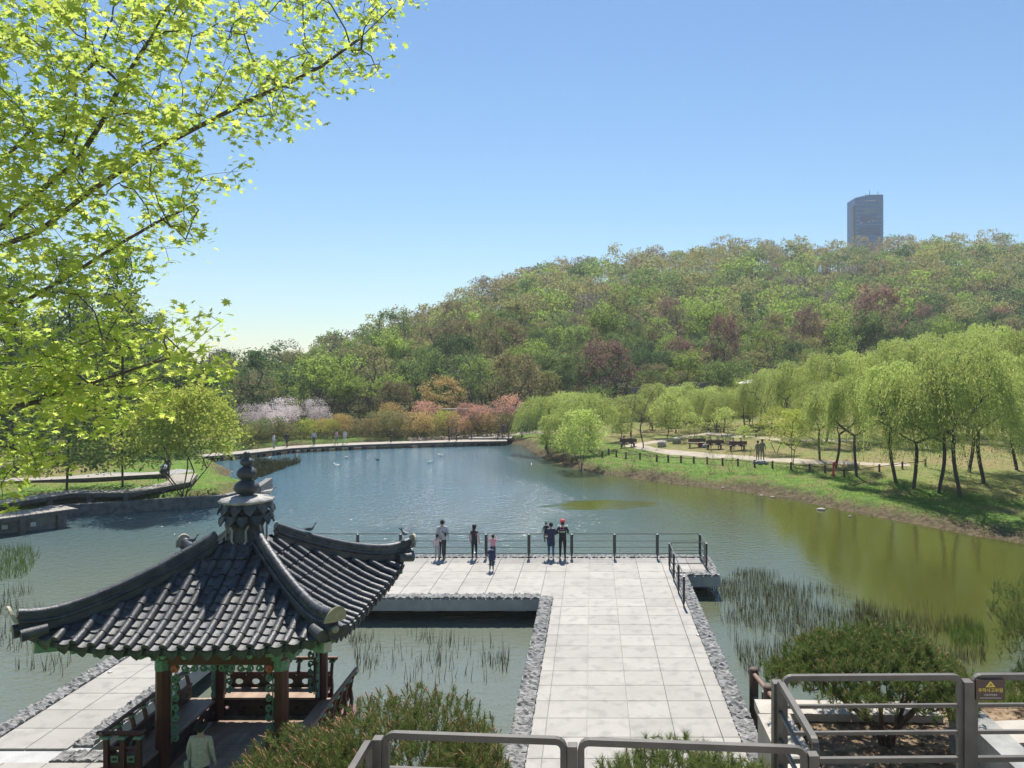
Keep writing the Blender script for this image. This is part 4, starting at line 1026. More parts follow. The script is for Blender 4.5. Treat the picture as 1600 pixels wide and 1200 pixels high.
WL = [(1401,754,'willow_b',1.0,'weeping willow with the straight dark trunk nearest the fence end'),(1427,763,'willow_c',1.0,'weeping willow with slim leaning trunk, second along the bank'),(1465,771,'willow_b',.98,'weeping willow with thin bowed trunk close to the forked one'),
      (1502,778,'willow_a',1.08,'big weeping willow with thick forked trunk nearest the water'),(1513,738,'willow_c',1.05,'weeping willow behind the thick forked trunk'),(1539,755,'willow_a',1.0,'weeping willow with roots in the shade behind the forked one'),
      (1339,745,'willow_b',.88,'willow leaning over the low fence beside the red post'),(1305,731,'willow_c',.86,'willow standing right behind the red post'),(1281,720,'willow_b',.78,'slim willow with crooked foot before the picnic lawn'),(1590,735,'willow_c',1.1,'willow in deep shade at the edge of the picture')]
for (u,v,key,s,lab) in WL:
    p = ground(u,v); tree('willow_tree',key,(p.x,p.y,p.z-.05), s, rnd.uniform(-3.1,3.1), None, lab, 'tree', 'willows along the bank')
for (u,D,key,s) in [(1185,92,'willow_c',.85),(1235,84,'willow_b',.95),(1290,80,'willow_a',1.0),(1345,84,'willow_c',1.15),(1400,80,'willow_a',1.12),(1455,86,'willow_b',1.25),(1510,82,'willow_a',1.2),(1565,84,'willow_c',1.3),(1605,74,'willow_a',1.2),(1620,88,'willow_b',1.3),(1540,96,'willow_a',1.3),(1420,97,'willow_c',1.3)]:
    x = (u-VU)/FPX*D; tree('willow_tree',key,(x,D,hz(x,D)-.1), s, rnd.uniform(-.5,.5), None, 'pale green willow crown in the mass behind the bank willows', 'tree', 'willows in the mass behind the bank')
for (u,D,s) in [(985,92,.95),(1020,98,.9),(1055,93,.85),(1095,96,.95),(1130,92,.9),(1165,97,1.0),(1205,99,1.1),(1240,95,1.0),(1120,103,1.0),(1060,104,1.0)]:
    x = (u-VU)/FPX*D; tree('willow_tree',rnd.choice(['willow_d','willow_c']),(x,D,hz(x,D)-.1), s*.82, rnd.uniform(-3,3), None, 'feathery willow in the band behind the picnic lawn', 'tree', 'willows behind the picnic lawn')
for (u,D,s,lab) in [(852,84,.92,'round weeping willow at the far corner of the pond'),(918,80,.95,'round weeping willow beside the bare dark tree'),(890,92,.9,'weeping willow tucked behind the two round ones')]:
    x = (u-VU)/FPX*D; tree('willow_tree','willow_d',(x,D,hz(x,D)-.1), s, rnd.uniform(-.5,.5), None, lab, 'tree')
for (u,v,s,lab) in [(1043,685,.92,'small round-headed willow standing alone by the benches'),(1075,662,1.0,'round-headed willow behind the lone small one'),(1110,668,.9,'small round willow over the dark picnic group'),(1150,650,1.0,'round willow beside the white parasol'),(1170,664,.95,'round willow over the pushchair on the lawn'),(1030,660,.95,'round willow next to the bare dark tree'),(970,690,.72,'thin young willow beside the bare dark tree')]:
    gtree('young_willow','round_w',u,v,s,'willow',lab)
tree_meshes('bare','vase',7.4,5.6,150,900,.13,.2,61,'bark','olive',.011,.4)
gtree('bare_tree','bare',1003,700,1.0,'olive','dark nearly bare tree with tall trunk on the lawn edge', bark='bark')
gtree('upright_willow','upright',908,735,1.0,'willow','fan of upright pale stems in the damp grass at the shore')
gtree('upright_willow','upright',862,716,.78,'willow','lower bushy willow left of the fan of upright stems')
gtree('upright_willow','upright',885,722,.62,'willow','small willow bush between the two larger ones at the shore')
for (u,v,s,lab) in [(1082,690,.72,'small two-stemmed tree in the planted island of the lawn'),(1132,690,.85,'two-stemmed tree by the long bench on the lawn'),(1212,708,1.0,'yellow-green park tree beside the standing couple'),(1240,727,1.1,'wide low park tree with several stems next to the fence'),(1164,702,.55,'leaning sparse little tree behind a bench')]:
    gtree('park_tree','park',u,v,s,'island' if v > 705 else 'willow',lab)
for (u,v) in [(985,735),(1020,742),(1113,738),(1140,738),(1169,740)]: gtree('sapling','sapling',u,v,.9,'olive','thin bare sapling on the grass bank below the fence','saplings on the bank', cat='sapling')
# ------------------------------------------------------------------ foreground maple
rng = np.random.default_rng(77)
def pxline(pts, D0, D1):
    n = len(pts); return [np.array(at(u,v,D0+(D1-D0)*i/(n-1))) for i,(u,v) in enumerate(pts)]
limbs = [pxline([(-260,520),(-120,440),(0,385),(60,362),(140,300),(230,240),(310,198),(400,152),(440,135),(500,105),(560,62),(612,12)],7.4,6.2),
         pxline([(-120,440),(0,356),(60,300),(118,255),(160,190),(190,130),(235,60),(262,10)],7.4,6.6),
         pxline([(-120,420),(0,258),(50,200),(100,150),(150,92),(175,30)],7.8,7.6),
         pxline([(-120,460),(-40,478),(40,470),(110,430),(180,385),(250,345),(300,322)],7.4,6.8),
         pxline([(-200,660),(-80,655),(0,640),(60,628),(140,600),(230,570),(280,555),(318,522),(345,503)],7.0,6.0),
         pxline([(60,628),(120,600),(190,605),(250,590),(300,578)],6.8,6.2),
         pxline([(-160,640),(-60,690),(20,700),(60,715)],7.0,6.4)]
node, parn = [], []
for li, L in enumerate(limbs):
    for i, p in enumerate(L):
        if i == 0:
            if li == 0: parn.append(-1)
            else: parn.append(int(np.argmin([np.linalg.norm(q-p) for q in node])))
        else: parn.append(len(node)-1)
        node.append(p)
REG = np.array([(-90,-60),(655,-60),(648,30),(600,70),(592,132),(560,120),(500,160),(490,205),(440,195),(385,240),(392,312),(345,290),(312,325),(332,402),(270,418),(205,482),(140,515),(215,500),(290,492),(335,490),(352,520),(348,590),(300,606),(262,640),(190,672),(120,690),(70,738),(0,785),(-90,790)], float)
def inpoly(pt, P):
    x, y = pt; c = False; n = len(P)
    for i in range(n):
        (ax,ay),(bx,by) = P[i], P[(i+1)%n]
        if (ay > y) != (by > y) and x < (bx-ax)*(y-ay)/(by-ay)+ax: c = not c
    return c
cl = []
holes = [(430,60,26),(325,90,20),(160,15,24),(285,150,18),(60,120,16),(200,330,22),(540,20,20),(105,505,26),(120,365,16),(340,250,24),(470,150,16),(30,560,18),(250,450,20)]
while len(cl) < 1380:
    u, v = rng.uniform(-90,655), rng.uniform(-60,790)
    if not inpoly((u,v), REG): continue
    if any((u-a)**2+(v-b)**2 < r*r*1.6 for a,b,r in holes): continue
    if v > 640 and rng.random() < .35: continue
    cl.append(np.array(at(u,v,rng.uniform(5.6,8.0))))
cl = np.array(cl)
# grow twigs to the clusters from the limbs
arr = np.zeros((len(node)+len(cl)*9,3)); arr[:len(node)] = node; n = len(node); tipi = []
dmin = np.min(np.linalg.norm(cl[:,None,:]-np.array(node)[None],axis=2),axis=1)
for k in np.argsort(dmin):
    q = cl[k]; d = np.linalg.norm(arr[1:n]-q,axis=1); back = (arr[1:n,0] > q[0]+.15)*.5+(arr[1:n,2] > q[2]+.22)*.7
    j = 1+int(np.argmin(d+back)); L = d[j-1]
    if L > 1.0 or (abs(arr[j,2]-q[2]) > .33 and L > .4): continue
    m = max(2, min(7, int(L/.14))); a = arr[j].copy()
    for i in range(1,m+1):
        t = i/m; p = a+(q-a)*t+(rng.normal(0,.018,3) if i < m else 0); p[2] += .05*L*math.sin(PI*t)
        arr[n] = p; parn.append(j); j = n; n += 1
    tipi.append(j)
V, F = tubes(arr[:n], parn, .0021, expo=1.93, thick=(.03,.010), sides=(9,6,4), rmax=.085)
mp = empty('maple_tree', (-9.2,7.6,3.6), 0, 'fresh green maple reaching in from beside the terrace over the pavilion', 'tree')
off = np.array([-9.2,7.6,3.6])
# the trunk itself, out of the frame
tb_ = MB(); r0 = Vector(arr[0]-off); tb_.tube([(0,0,-.6),(.05,0,1.0),(.3,-.05,2.6),tuple(r0*.75+Vector((.0,0,.2))),tuple(r0)], [.24,.2,.17,.12,.088], 12); tb_.build('trunk', M['bark'], mp)
link('limbs', npmesh('maple_limbs', V-off, F, M['bark'], True), mp)
# five-lobed leaf
def maple_leaf():
    tipsA = [(-1.0,.05,.72),(-.55,.62,.95),(0,1.05,1.1),(.55,.62,.95),(1.0,.05,.72)]
    P = [(0,-.12),(.18,-.28),(.52,-.38),(.36,-.08),(.95,.12),(.45,.22),(.72,.72),(.26,.48),(0,1.05),(-.26,.48),(-.72,.72),(-.45,.22),(-.95,.12),(-.36,-.08),(-.52,-.38),(-.18,-.28)]
    return np.array([(x,y-.0,-.14*(x*x)+.05*math.sin(3*y)) for x,y in P])
LP = maple_leaf(); nl = len(LP)
def leaf_frames(C, rng, size):
    n_ = len(C); Nn = rng.normal(0,.55,(n_,3)); Nn[:,2] += 1.0; Nn /= np.linalg.norm(Nn,axis=1)[:,None]
    th = rng.random(n_)*2*PI; d = np.stack([np.cos(th),np.sin(th),-.5*np.ones(n_)],1); y_ = d-Nn*np.sum(d*Nn,1)[:,None]; y_ /= np.linalg.norm(y_,axis=1)[:,None]; x_ = np.cross(y_,Nn)
    s = size*(.5+.95*rng.random(n_)**1.3); return x_, y_, Nn, s
cent = arr[tipi]
C, S = [], []
for c in cent:
    k = int(rng.integers(8,14)); u_ = VU+FPX*c[0]/c[1]
    C.append(c+np.clip(rng.normal(0,1,(k,3)),-1.7,1.7)*np.array([.085,.085,.06])); S.append(np.full(k, .040 if u_ > 300 else .048))
C = np.concatenate(C); S = np.concatenate(S)
x_, y_, Nn, s = leaf_frames(C, rng, 1.0); s = s*S
LVt = C[:,None,:]+(x_[:,None,:]*LP[None,:,0:1]+y_[:,None,:]*LP[None,:,1:2]+Nn[:,None,:]*LP[None,:,2:3])*s[:,None,None]
uvw = VU+FPX*C[:,0]/C[:,1]; vvw = VV+FPX*(CAMZ-C[:,2])/C[:,1]
vis = (uvw > 5) & (uvw < 1590) & (vvw > 5); score = np.where(vis, s/C[:,1], 0); big = np.argsort(-score)[:300]; isbig = np.zeros(len(C), bool); isbig[big] = True
sm = LVt[~isbig].reshape(-1,3)-off
crown = link('crown', npmesh('maple_crown', sm, np.arange(len(sm)).reshape(-1,nl), LM['maple']), mp); crown['kind'] = 'stuff'
lm_ = npmesh('leaf', LP, [list(range(nl))], LM['maple'])
for k in big:
    o = link('leaf', lm_, mp); R_ = np.stack([x_[k],y_[k],Nn[k]],1)*s[k]
    o.matrix_local = Matrix([[*R_[0],C[k,0]-off[0]],[*R_[1],C[k,1]-off[1]],[*R_[2],C[k,2]-off[2]],[0,0,0,1]])

# ------------------------------------------------------------------ pines in front of the terrace
def needles(C, D_, rng, nn=34, L=.085, w=.0032, spread=1.0, z0=-.1):
    """shoots at C pointing along D_, each a brush of needles; returns verts, tris"""
    m = len(C); t = rng.random((m,nn)); base = C[:,None,:]+D_[:,None,:]*((t*.9-.75)*L*1.6)[...,None]
    d = D_[:,None,:]*1.0+rng.normal(0,.62*spread,(m,nn,3)); d /= np.linalg.norm(d,axis=2)[...,None]
    l = L*(.7+.6*rng.random((m,nn)))[...,None]; side = np.cross(d, rng.normal(0,1,d.shape)); side /= np.linalg.norm(side,axis=2)[...,None]+1e-9
    V = np.stack([base-side*w, base+side*w, base+d*l], 2).reshape(-1,3); return V, np.arange(len(V)).reshape(-1,3)
def candles(C, D_, rng, L=.07, r=.009):
    V, F = [], []; nb = 0; k = 4; th = np.arange(k)*2*PI/k
    for c, d in zip(C, D_):
        a = np.cross(d,[.3,.2,.9]); a /= np.linalg.norm(a)+1e-9; b = np.cross(d,a); l = L*rng.uniform(.5,1.3)
        ring = a[None]*np.cos(th)[:,None]+b[None]*np.sin(th)[:,None]
        V.append(np.concatenate([c+ring*r, c+d*l*.8+ring*r*.9, (c+d*l)[None]])); 
        for i in range(k): F += [(nb+i,nb+(i+1)%k,nb+k+(i+1)%k),(nb+i,nb+k+(i+1)%k,nb+k+i),(nb+k+i,nb+k+(i+1)%k,nb+2*k)]
        nb += 2*k+1
    return np.concatenate(V), np.array(F)
def pine(name, base, pts, label, rng, leaf='needle', stems=4, nn=34, L=.085, candle=.35, rtip=.004, w=.0032, clen=.07, hstem=.35, rmax=.09):
    base = np.array(base, float); e = empty(name, tuple(base), 0, label, 'pine'); pts = pts-base
    Vs, Fs = [], []; nb = 0; ang = np.arctan2(pts[:,1],pts[:,0]); part = ((ang+PI)/(2*PI)*stems).astype(int)%stems; H_ = pts[:,2].max()
    for s_ in range(stems):
        q = pts[part == s_]
        if len(q) < 3: continue
        q2 = q[rng.permutation(len(q))[:130]]; c = q2.mean(0)
        tr = [np.array([c[0]*t*.8+.07*math.cos(s_*2.4)*(1-t), c[1]*t*.8+.07*math.sin(s_*2.4)*(1-t), H_*hstem*t**.8-.15*(t == 0)])+rng.normal(0,.012,3) for t in np.linspace(0,1,7)]
        arr_, par_, tp_ = skeleton(tr, q2-np.array([0,0,.08]), rng, .3, .16, .07); V, F = tubes(arr_, par_, rtip, thick=(.03,.012), rmax=rmax); Vs.append(V); Fs.append(F+nb); nb += len(V)
    V, F = np.concatenate(Vs), np.concatenate(Fs); link('trunk', npmesh(name+'_trunk', V, F, M['pinebark'], True), e)
    Dn = rng.normal(0,.38,pts.shape); Dn[:,2] += 1; Dn[:,:2] += pts[:,:2]*.22; Dn /= np.linalg.norm(Dn,axis=1)[:,None]
    V, F = needles(pts, Dn, rng, nn, L, w); c_ = link('crown', npmesh(name+'_needles', V, F, LM[leaf]), e); c_['kind'] = 'stuff'
    k = rng.random(len(pts)) < candle
    if k.any():
        V, F = candles(pts[k], Dn[k], rng, clen); c2 = link('candles', npmesh(name+'_candles', V, F, LM['candle']), e); c2['kind'] = 'stuff'
    return e
def mound(n, c, r, rng, lump=.12, shell=.35):
    out = []
    ph = rng.random(6)*6
    while len(out) < n:
        v = rng.normal(0,1,3); v /= np.linalg.norm(v)
        if v[2] < -.25: continue
        q = 1-shell*rng.random()**1.6; f = 1+lump*(math.sin(v[0]*5+ph[0])+math.sin(v[1]*6+ph[1])+math.sin(v[2]*5+v[0]*4+ph[2]))*.6
        out.append(np.array(c)+v*np.array(r)*q*f)
    return np.array(out)
rng = np.random.default_rng(5)
pts = np.concatenate([mound(1500,(-2.75,11.0,2.68),(1.35,1.25,1.24),rng), mound(1050,(-4.1,10.7,2.45),(1.3,1.1,1.0),rng), mound(800,(-1.75,10.6,2.55),(.75,.9,1.1),rng)])
pine('dwarf_pine', (-2.6,10.8,hz(-2.6,10.8)), pts, 'broad dwarf pine full of brown candles between pavilion and railing', rng, 'needle', 6, 40, .105, .6, clen=.13, w=.0034)
pts = np.concatenate([mound(600,(.95,9.2,3.52),(1.0,.75,.62),rng,.1), mound(300,(1.75,9.3,3.38),(.55,.6,.5),rng,.1)])
pine('low_pine', (1.1,9.2,hz(1.1,9.2)), pts, 'low bright green pine cushion seen through the front railing', rng, 'needle', 4, 44, .10, .06)
# umbrella pine with many bare stems
def umbrella(n, c, r, rng):
    out = []; ph = rng.random(4)*6
    while len(out) < n:
        th = rng.random()*2*PI; t = math.sqrt(rng.random()); lob = 1+.13*math.sin(3*th+ph[0])+.08*math.sin(5*th+ph[1])
        z = math.cos(t*PI/2*.92)*r[2]+.10*math.sin(4*th+ph[2])*t-rng.random()**2*.35
        out.append((c[0]+math.cos(th)*t*r[0]*lob, c[1]+math.sin(th)*t*r[1]*lob, c[2]+z))
    return np.array(out)
pads = []
for i_ in range(24):
    th = i_*2.4+.3; t_ = math.sqrt((i_+.5)/24); cx_, cy_ = 4.70+math.cos(th)*t_*1.45, 12.9+math.sin(th)*t_*1.15
    cz_ = 3.40+.60*math.cos(t_*PI/2*.95)+rng.uniform(-.1,.1)
    pads.append(mound(int(rng.uniform(85,130)), (cx_,cy_,cz_), (rng.uniform(.40,.56),rng.uniform(.38,.5),rng.uniform(.20,.28)), rng, .2, .7))
pts = np.concatenate(pads)
pine('umbrella_pine', (4.75,12.4,2.5), pts, 'umbrella-shaped pine with many dark bare stems behind the railing', rng, 'needle2', 9, 40, .10, .30, clen=.085, w=.0045, hstem=.5, rtip=.0065, rmax=.1)
pts = np.concatenate([mound(900,(8.6,14.2,3.6),(1.15,1.1,1.25),rng,.2,.8), mound(600,(9.4,14.6,4.2),(1.2,1.0,1.0),rng,.2,.8), mound(420,(8.2,13.6,2.9),(.8,.8,.7),rng,.2,.8)])
pine('shaggy_pine', (8.8,14.2,2.4), pts, 'loose grey-green pine at the edge beside the warning plate', rng, 'needle2', 4, 30, .12, .12, hstem=.4)

# ------------------------------------------------------------------ reeds, grass
def blades(P, rng, h, w, lean=.18, taper=.25):
    n_ = len(P); hh = h*(.55+.8*rng.random(n_)); th = rng.random(n_)*2*PI; a = np.stack([np.cos(th),np.sin(th),np.zeros(n_)],1)*w
    tip = P+np.stack([rng.normal(0,lean,n_)*hh, rng.normal(0,lean,n_)*hh, hh],1)
    V = np.stack([P-a, P+a, tip+a*taper, tip-a*taper],1).reshape(-1,3); return V, np.arange(len(V)).reshape(-1,4)
def scatter_px(poly, n, z, rng, dens=None):
    poly = np.array(poly,float); lo, hi = poly.min(0), poly.max(0); out = []
    W = np.array([tuple(onz(u,v,z))[:2] for u,v in poly]); lo, hi = W.min(0), W.max(0)
    while len(out) < n:
        p = rng.uniform(lo,hi)
        if inpoly(p, W) and (dens is None or rng.random() < dens(p)): out.append((p[0],p[1],z))
    return np.array(out)
def clumpy(sc_, th):
    ph = rng.random(4)*6
    return lambda p: 1.0 if (math.sin(p[0]*sc_+ph[0])+math.sin(p[1]*sc_*1.3+ph[1])+math.sin((p[0]+p[1])*sc_*.6+ph[2])) > th else .12
def reeds(name, P, h, w, mat, label, lean=.1):
    V, F = blades(P, rng, h, w, lean); tag(link(name, npmesh(name, V, F, LM[mat])), label, 'reeds', kind='stuff')
reeds('reeds', scatter_px([(1098,905),(1180,893),(1260,912),(1340,940),(1400,985),(1380,1040),(1240,1075),(1165,1060)], 5600, -.95, rng, clumpy(1.3,-1.1)), .34, .009, 'reed', 'dark reed stems standing in the water beside the wide pier', .07)
reeds('reeds', scatter_px([(1330,945),(1420,938),(1500,960),(1540,990),(1540,1040),(1380,1040)], 1700, -.95, rng, clumpy(1.2,-.3)), .34, .011, 'reed', 'brown dead reeds before the umbrella pine', .12)
reeds('reeds', scatter_px([(1475,985),(1535,980),(1545,1010),(1490,1015)], 420, -.95, rng), .36, .012, 'greenreed', 'small patch of fresh green reeds among the brown ones', .12)
reeds('reeds', scatter_px([(-40,862),(45,858),(62,872),(40,905),(-40,915)], 900, -.95, rng), .42, .014, 'greenreed', 'dense green reed bed in the pond beyond the roof corner', .15)
reeds('reeds', scatter_px([(-30,930),(60,925),(70,960),(130,1000),(100,1060),(-30,1040)], 330, -.95, rng, clumpy(1.6,.2)), .5, .012, 'reed', 'scattered thin reeds in the water beside the narrow walkway', .12)
reeds('reeds', scatter_px([(545,1000),(620,990),(720,1005),(800,1005),(790,1070),(700,1075),(560,1060)], 330, -.95, rng, clumpy(2.2,.7)), .45, .012, 'reed', 'sparse reed stems in the rectangular pool', .1)
reeds('reeds', scatter_px([(395,722),(470,716),(470,724),(395,752),(375,748)], 1500, -.95, rng, clumpy(.7,-.5)), .5, .04, 'reed', 'dark water plants in front of the far boardwalk', .2)
def grass(name, n, box, dlo, dhi, h, w, mats, label):
    x = rng.uniform(box[0],box[1],n*4); y_ = box[2]+(box[3]-box[2])*rng.random(n*4)**1.3; d = lake_sd(x,y_); k = (d > dlo) & (d < dhi); x, y_ = x[k][:n], y_[k][:n]
    P = np.stack([x,y_,terrain(x,y_)-.02],1); V, F = blades(P, rng, h, w, .35, .2); tag(link(name, npmesh(name, V, F, [LM[m_] for m_ in mats], False, rng.integers(0,len(mats),len(F)))), label, 'grass', kind='stuff')
grass('grass', 26000, (-6,40,36,100), 1.6, 9, .10, .016, ['grass','grass','dry'], 'short fresh grass on the sloping bank of the pond')
grass('grass', 9000, (-10,40,36,100), -.3, 1.9, .18, .016, ['dry','dry','reed'], 'dry stalks along the muddy waterline')
grass('grass', 9000, (0,50,50,112), 9, 60, .09, .02, ['dry','grass'], 'straw-coloured turf of the picnic lawn')
grass('grass', 6000, (-60,-24,40,75), .3, 18, .14, .018, ['dry','grass'], 'rough grass between the boardwalks')
grass('grass', 16000, (3.6,16,14.1,26), -.2, 9, .2, .012, ['grass','greenreed'], 'bright green grass behind the umbrella pine')
# fallen needles and leaf litter on the soil
n = 2500; x = rng.uniform(2.2,12,n); y_ = rng.uniform(8.6,14,n); P = np.stack([x,y_,terrain(x,y_)+.012],1); V, F = leaf_quads(P, rng, .05, 3); tag(link('leaf_litter', npmesh('leaf_litter', V, F, LM['dry'])), 'dry leaf litter on the soil under the pine', 'litter', kind='stuff')
# ------------------------------------------------------------------ boardwalks, walls, paths
def ribbon(name, pts, w, z, th, mats, label=None, cat=None, posts=0, kind=None, plank=0, post_h=1.0):
    """boardwalk along a polyline: planks on top, dark fascia, posts below"""
    pts = [Vector((p[0],p[1],0)) for p in pts]; L_, R_ = [], []
    for i, p in enumerate(pts):
        t = (pts[min(i+1,len(pts)-1)]-pts[max(i-1,0)]).normalized(); n_ = Vector((-t.y,t.x,0)); L_.append(p+n_*w/2); R_.append(p-n_*w/2)
    m = MB(); vs = []; zz = [z]*len(pts) if not hasattr(z,'__len__') else z
    for i in range(len(pts)):
        for q, dz in ((L_[i],0),(R_[i],0),(R_[i],-th),(L_[i],-th)): vs.append((q.x,q.y,zz[i]+dz))
    m.add(vs, [(i*4+c,i*4+(c+1)%4,i*4+4+(c+1)%4,i*4+4+c)[::-1] for i in range(len(pts)-1) for c in range(4)]+[(0,1,2,3),tuple((len(pts)-1)*4+c for c in (3,2,1,0))])
    o = m.build(name, mats[1]); tag(o, label, cat, kind=kind)
    top = MB()
    if plank:
        tot = [0]; 
        for i in range(len(pts)-1): tot.append(tot[-1]+(pts[i+1]-pts[i]).length)
        n_ = int(tot[-1]/plank)
        def pos(arrp, s):
            for i in range(len(pts)-1):
                if s <= tot[i+1] or i == len(pts)-2:
                    f = (s-tot[i])/max(1e-6,tot[i+1]-tot[i]); return arrp[i].lerp(arrp[i+1], f), zz[i]+(zz[i+1]-zz[i])*f
        for k in range(n_):
            s0, s1 = k*plank+.012, (k+1)*plank-.012; q = []
            for s_ in (s0,s1):
                a, z_ = pos(L_,s_); b_, _ = pos(R_,s_); q += [(a.x,a.y,z_),(b_.x,b_.y,z_)]
            v8 = [(x,y_,z_+.004) for x,y_,z_ in q]+[(x,y_,z_+.045) for x,y_,z_ in q]
            pm = MB(); pm.add(v8, [(4,6,7,5),(0,1,5,4),(2,6,7,3)[::-1],(0,4,6,2)[::-1] if False else (0,2,6,4),(1,5,7,3)[::-1] if False else (1,3,7,5)]); pm.build('plank', mats[0], o)
    else:
        vs = [(q.x,q.y,zz[i]+.03) for i in range(len(pts)) for q in (L_[i],R_[i])]
        top.add(vs, [(2*i+1,2*i+3,2*i+2,2*i) for i in range(len(pts)-1)]); top.build('walkway_top', mats[0], o)
    for i in range(posts):
        f = (i+.5)/posts*(len(pts)-1); k = int(f); p = R_[k].lerp(R_[k+1], f-k); q = L_[k].lerp(L_[k+1], f-k)
        for e_ in (p.lerp(q,.06), p.lerp(q,.94)):
            pm = MB(); pm.box((e_.x,e_.y,zz[k]-th-post_h/2+.1), (.3,.3,post_h), math.atan2((pts[k+1]-pts[k]).y,(pts[k+1]-pts[k]).x)); pm.build('support_post', M['fascia'], o)
    return o
arc = [(-44,71),(-40.5,75.5),(-36.2,79.5),(-33.5,84.2),(-30,86.6),(-26.3,88.4),(-22,89.8),(-17.6,91.0),(-14.5,91.8),(-10.3,92.6)]
ribbon('boardwalk', arc, 2.6, -.38, .22, (M['board'],M['fascia']), 'long curved timber boardwalk on posts along the far shore', 'boardwalk', posts=26)
pm = MB(); pm.box((-12.4,94.3,-.33), (5.2,2.6,.25)); ep = pm.build('platform', M['fascia']); tag(ep, 'small timber platform at the end of the far boardwalk', 'platform')
pm = MB(); pm.box((-12.4,94.3,-.19), (5.2,2.6,.03)); pm.build('platform_top', M['board'], ep)
for x in (-14.6,-11.4,-10.1):
    pm = MB(); pm.box((x,93.1,.32), (.14,.14,1.0)); pm.build('post', M['fascia'], ep)
pm = MB(); pm.bar((-11.4,93.1,.75),(-10.1,93.1,.75),.06,.1); pm.build('rail', M['fascia'], ep)
# zigzag boardwalks in front of the conifers
ribbon('boardwalk', [(-60,33),(-46,38.5),(-33.6,43.0),(-31.4,46.3)], 1.9, .12, .2, (M['board'],M['fascia']), 'lower boardwalk ending at the water with three white lamps below it', 'boardwalk', posts=7, plank=.3)
ribbon('boardwalk', [(-60,40),(-45,43.5),(-36.0,45.9),(-34.2,50.4),(-30.4,50.6),(-29.4,54.6),(-31,58.5)], 1.7, .34, .22, (M['board'],M['fascia']), 'upper zigzag boardwalk passing in front of the two tall conifers', 'boardwalk', posts=10, plank=.3)
ribbon('boardwalk', [(-60,57),(-49,56.5),(-42,56),(-37.6,57.5),(-33,59.8)], 1.6, .30, .2, (M['board'],M['fascia']), 'far boardwalk in the shade of the conifer grove', 'boardwalk', posts=8)
wl = MB()
wp = [(-34.4,47.8),(-33.8,48.3),(-29.5,50.4),(-25.0,52.3),(-24.4,56),(-25.2,60)]
for (x0,y0),(x1,y1) in zip(wp[:-1],wp[1:]): wl.bar((x0,y0,-.75),(x1,y1,-.75),.45,1.2)
tag(wl.build('retaining_wall', M['shingle']), 'low dark stone wall round the bank under the island tree', 'wall')
kk = MB(); kk.bar((-36.6,41.6,-.55),(-31.2,45.6,-.55),.4,1.1); tag(kk.build('retaining_wall', M['conc2']), 'grey concrete wall under the lower boardwalk at the water', 'wall')
for i,(u,v) in enumerate([(33,820),(46,817),(60,814)]):
    p = Vector((-34.6+i*1.05,43.1+i*.78,-.5)); lp = MB(); lp.box((0,0,0),(.27,.10,.25),math.radians(36),bev=.02); lo = lp.build('wall_lamp', M['white'], None, tuple(p+Vector((.22,-.30,0))))
    lb = MB(); lb.box((0,.12,0),(.1,.2,.1),math.radians(36)); lb.build('bracket', M['dsteel'], lo)
    tag(lo, ['white square fitting on the wall below the boardwalk, farthest from its end','white square fitting on the wall, middle of three','white square fitting on the wall, nearest the boardwalk end'][i], 'wall lamp', 'white fittings on the wall')
# paths on the lawn follow the ground
def path(pxs, w, label, mat='path', dz=.03):
    pts = [ground(u,v) for u,v in pxs]; fine = []
    for a, b_ in zip(pts[:-1], pts[1:]):
        n_ = max(1,int((b_-a).length/1.0))
        for i in range(n_): fine.append(a.lerp(b_, i/n_))
    fine.append(pts[-1]); vs, fs = [], []
    for i, p in enumerate(fine):
        t = fine[min(i+1,len(fine)-1)]-fine[max(i-1,0)]; n_ = Vector((-t.y,t.x,0)).normalized()
        for k in (-2,-1,0,1,2):
            q = p+n_*w/4*k; vs.append((q.x,q.y,hz(q.x,q.y)+dz+(.03 if abs(k) < 2 else -.03)))
    for i in range(len(fine)-1):
        for k in range(4): fs.append((i*5+k+1,i*5+k,i*5+5+k,i*5+6+k))
    m = MB(); m.add(vs, fs, True); tag(m.build('path', M[mat]), label, kind='structure')
path([(985,696),(1010,701),(1060,708),(1120,713),(1180,717),(1260,722),(1340,724),(1420,726)], 2.0, 'sandy path along the benches')
path([(985,696),(1030,690),(1070,682),(1110,677),(1180,684),(1260,688),(1340,688)], 1.6, 'sandy path looping behind the planted island')
path([(1040,655),(1100,648),(1160,642),(1220,640)], 1.8, 'pale path at the back of the lawn')
path([(640,690),(700,683),(770,680),(830,676),(870,678)], 2.4, 'pale path behind the far platform')
path([(0,752),(90,750),(160,742),(230,742),(290,735)], 2.2, 'grey path through the conifer grove', 'conc2')
# dark retaining walls at the foot of the wood
def wall(u0,v0,u1,v1,D,h,label,th=.6,cope=True,mat='shingle'):
    a, b_ = at(u0,v0,D), at(u1,v1,D+2); m = MB(); zt = max(a.z,b_.z); d = (b_-a).normalized()
    m.bar((a.x,a.y,a.z-h/2),(b_.x,b_.y,b_.z-h/2),th,h); o = m.build('retaining_wall', M[mat]); tag(o, label, 'wall')
    if cope: m = MB(); m.bar((a.x,a.y,a.z+.1),(b_.x,b_.y,b_.z+.1),th+.15,.18); m.build('coping', M['conc'], o)
wall(690,641,842,638,102.5,4.0,'long dark wall with pale coping behind the coral cherry trees')
wall(985,606,1130,596,113,4,'dark wall at the wood edge behind the young willows',cope=False)
wall(1040,640,1120,633,100,2.2,'low dark wall behind the picnic lawn', cope=False)
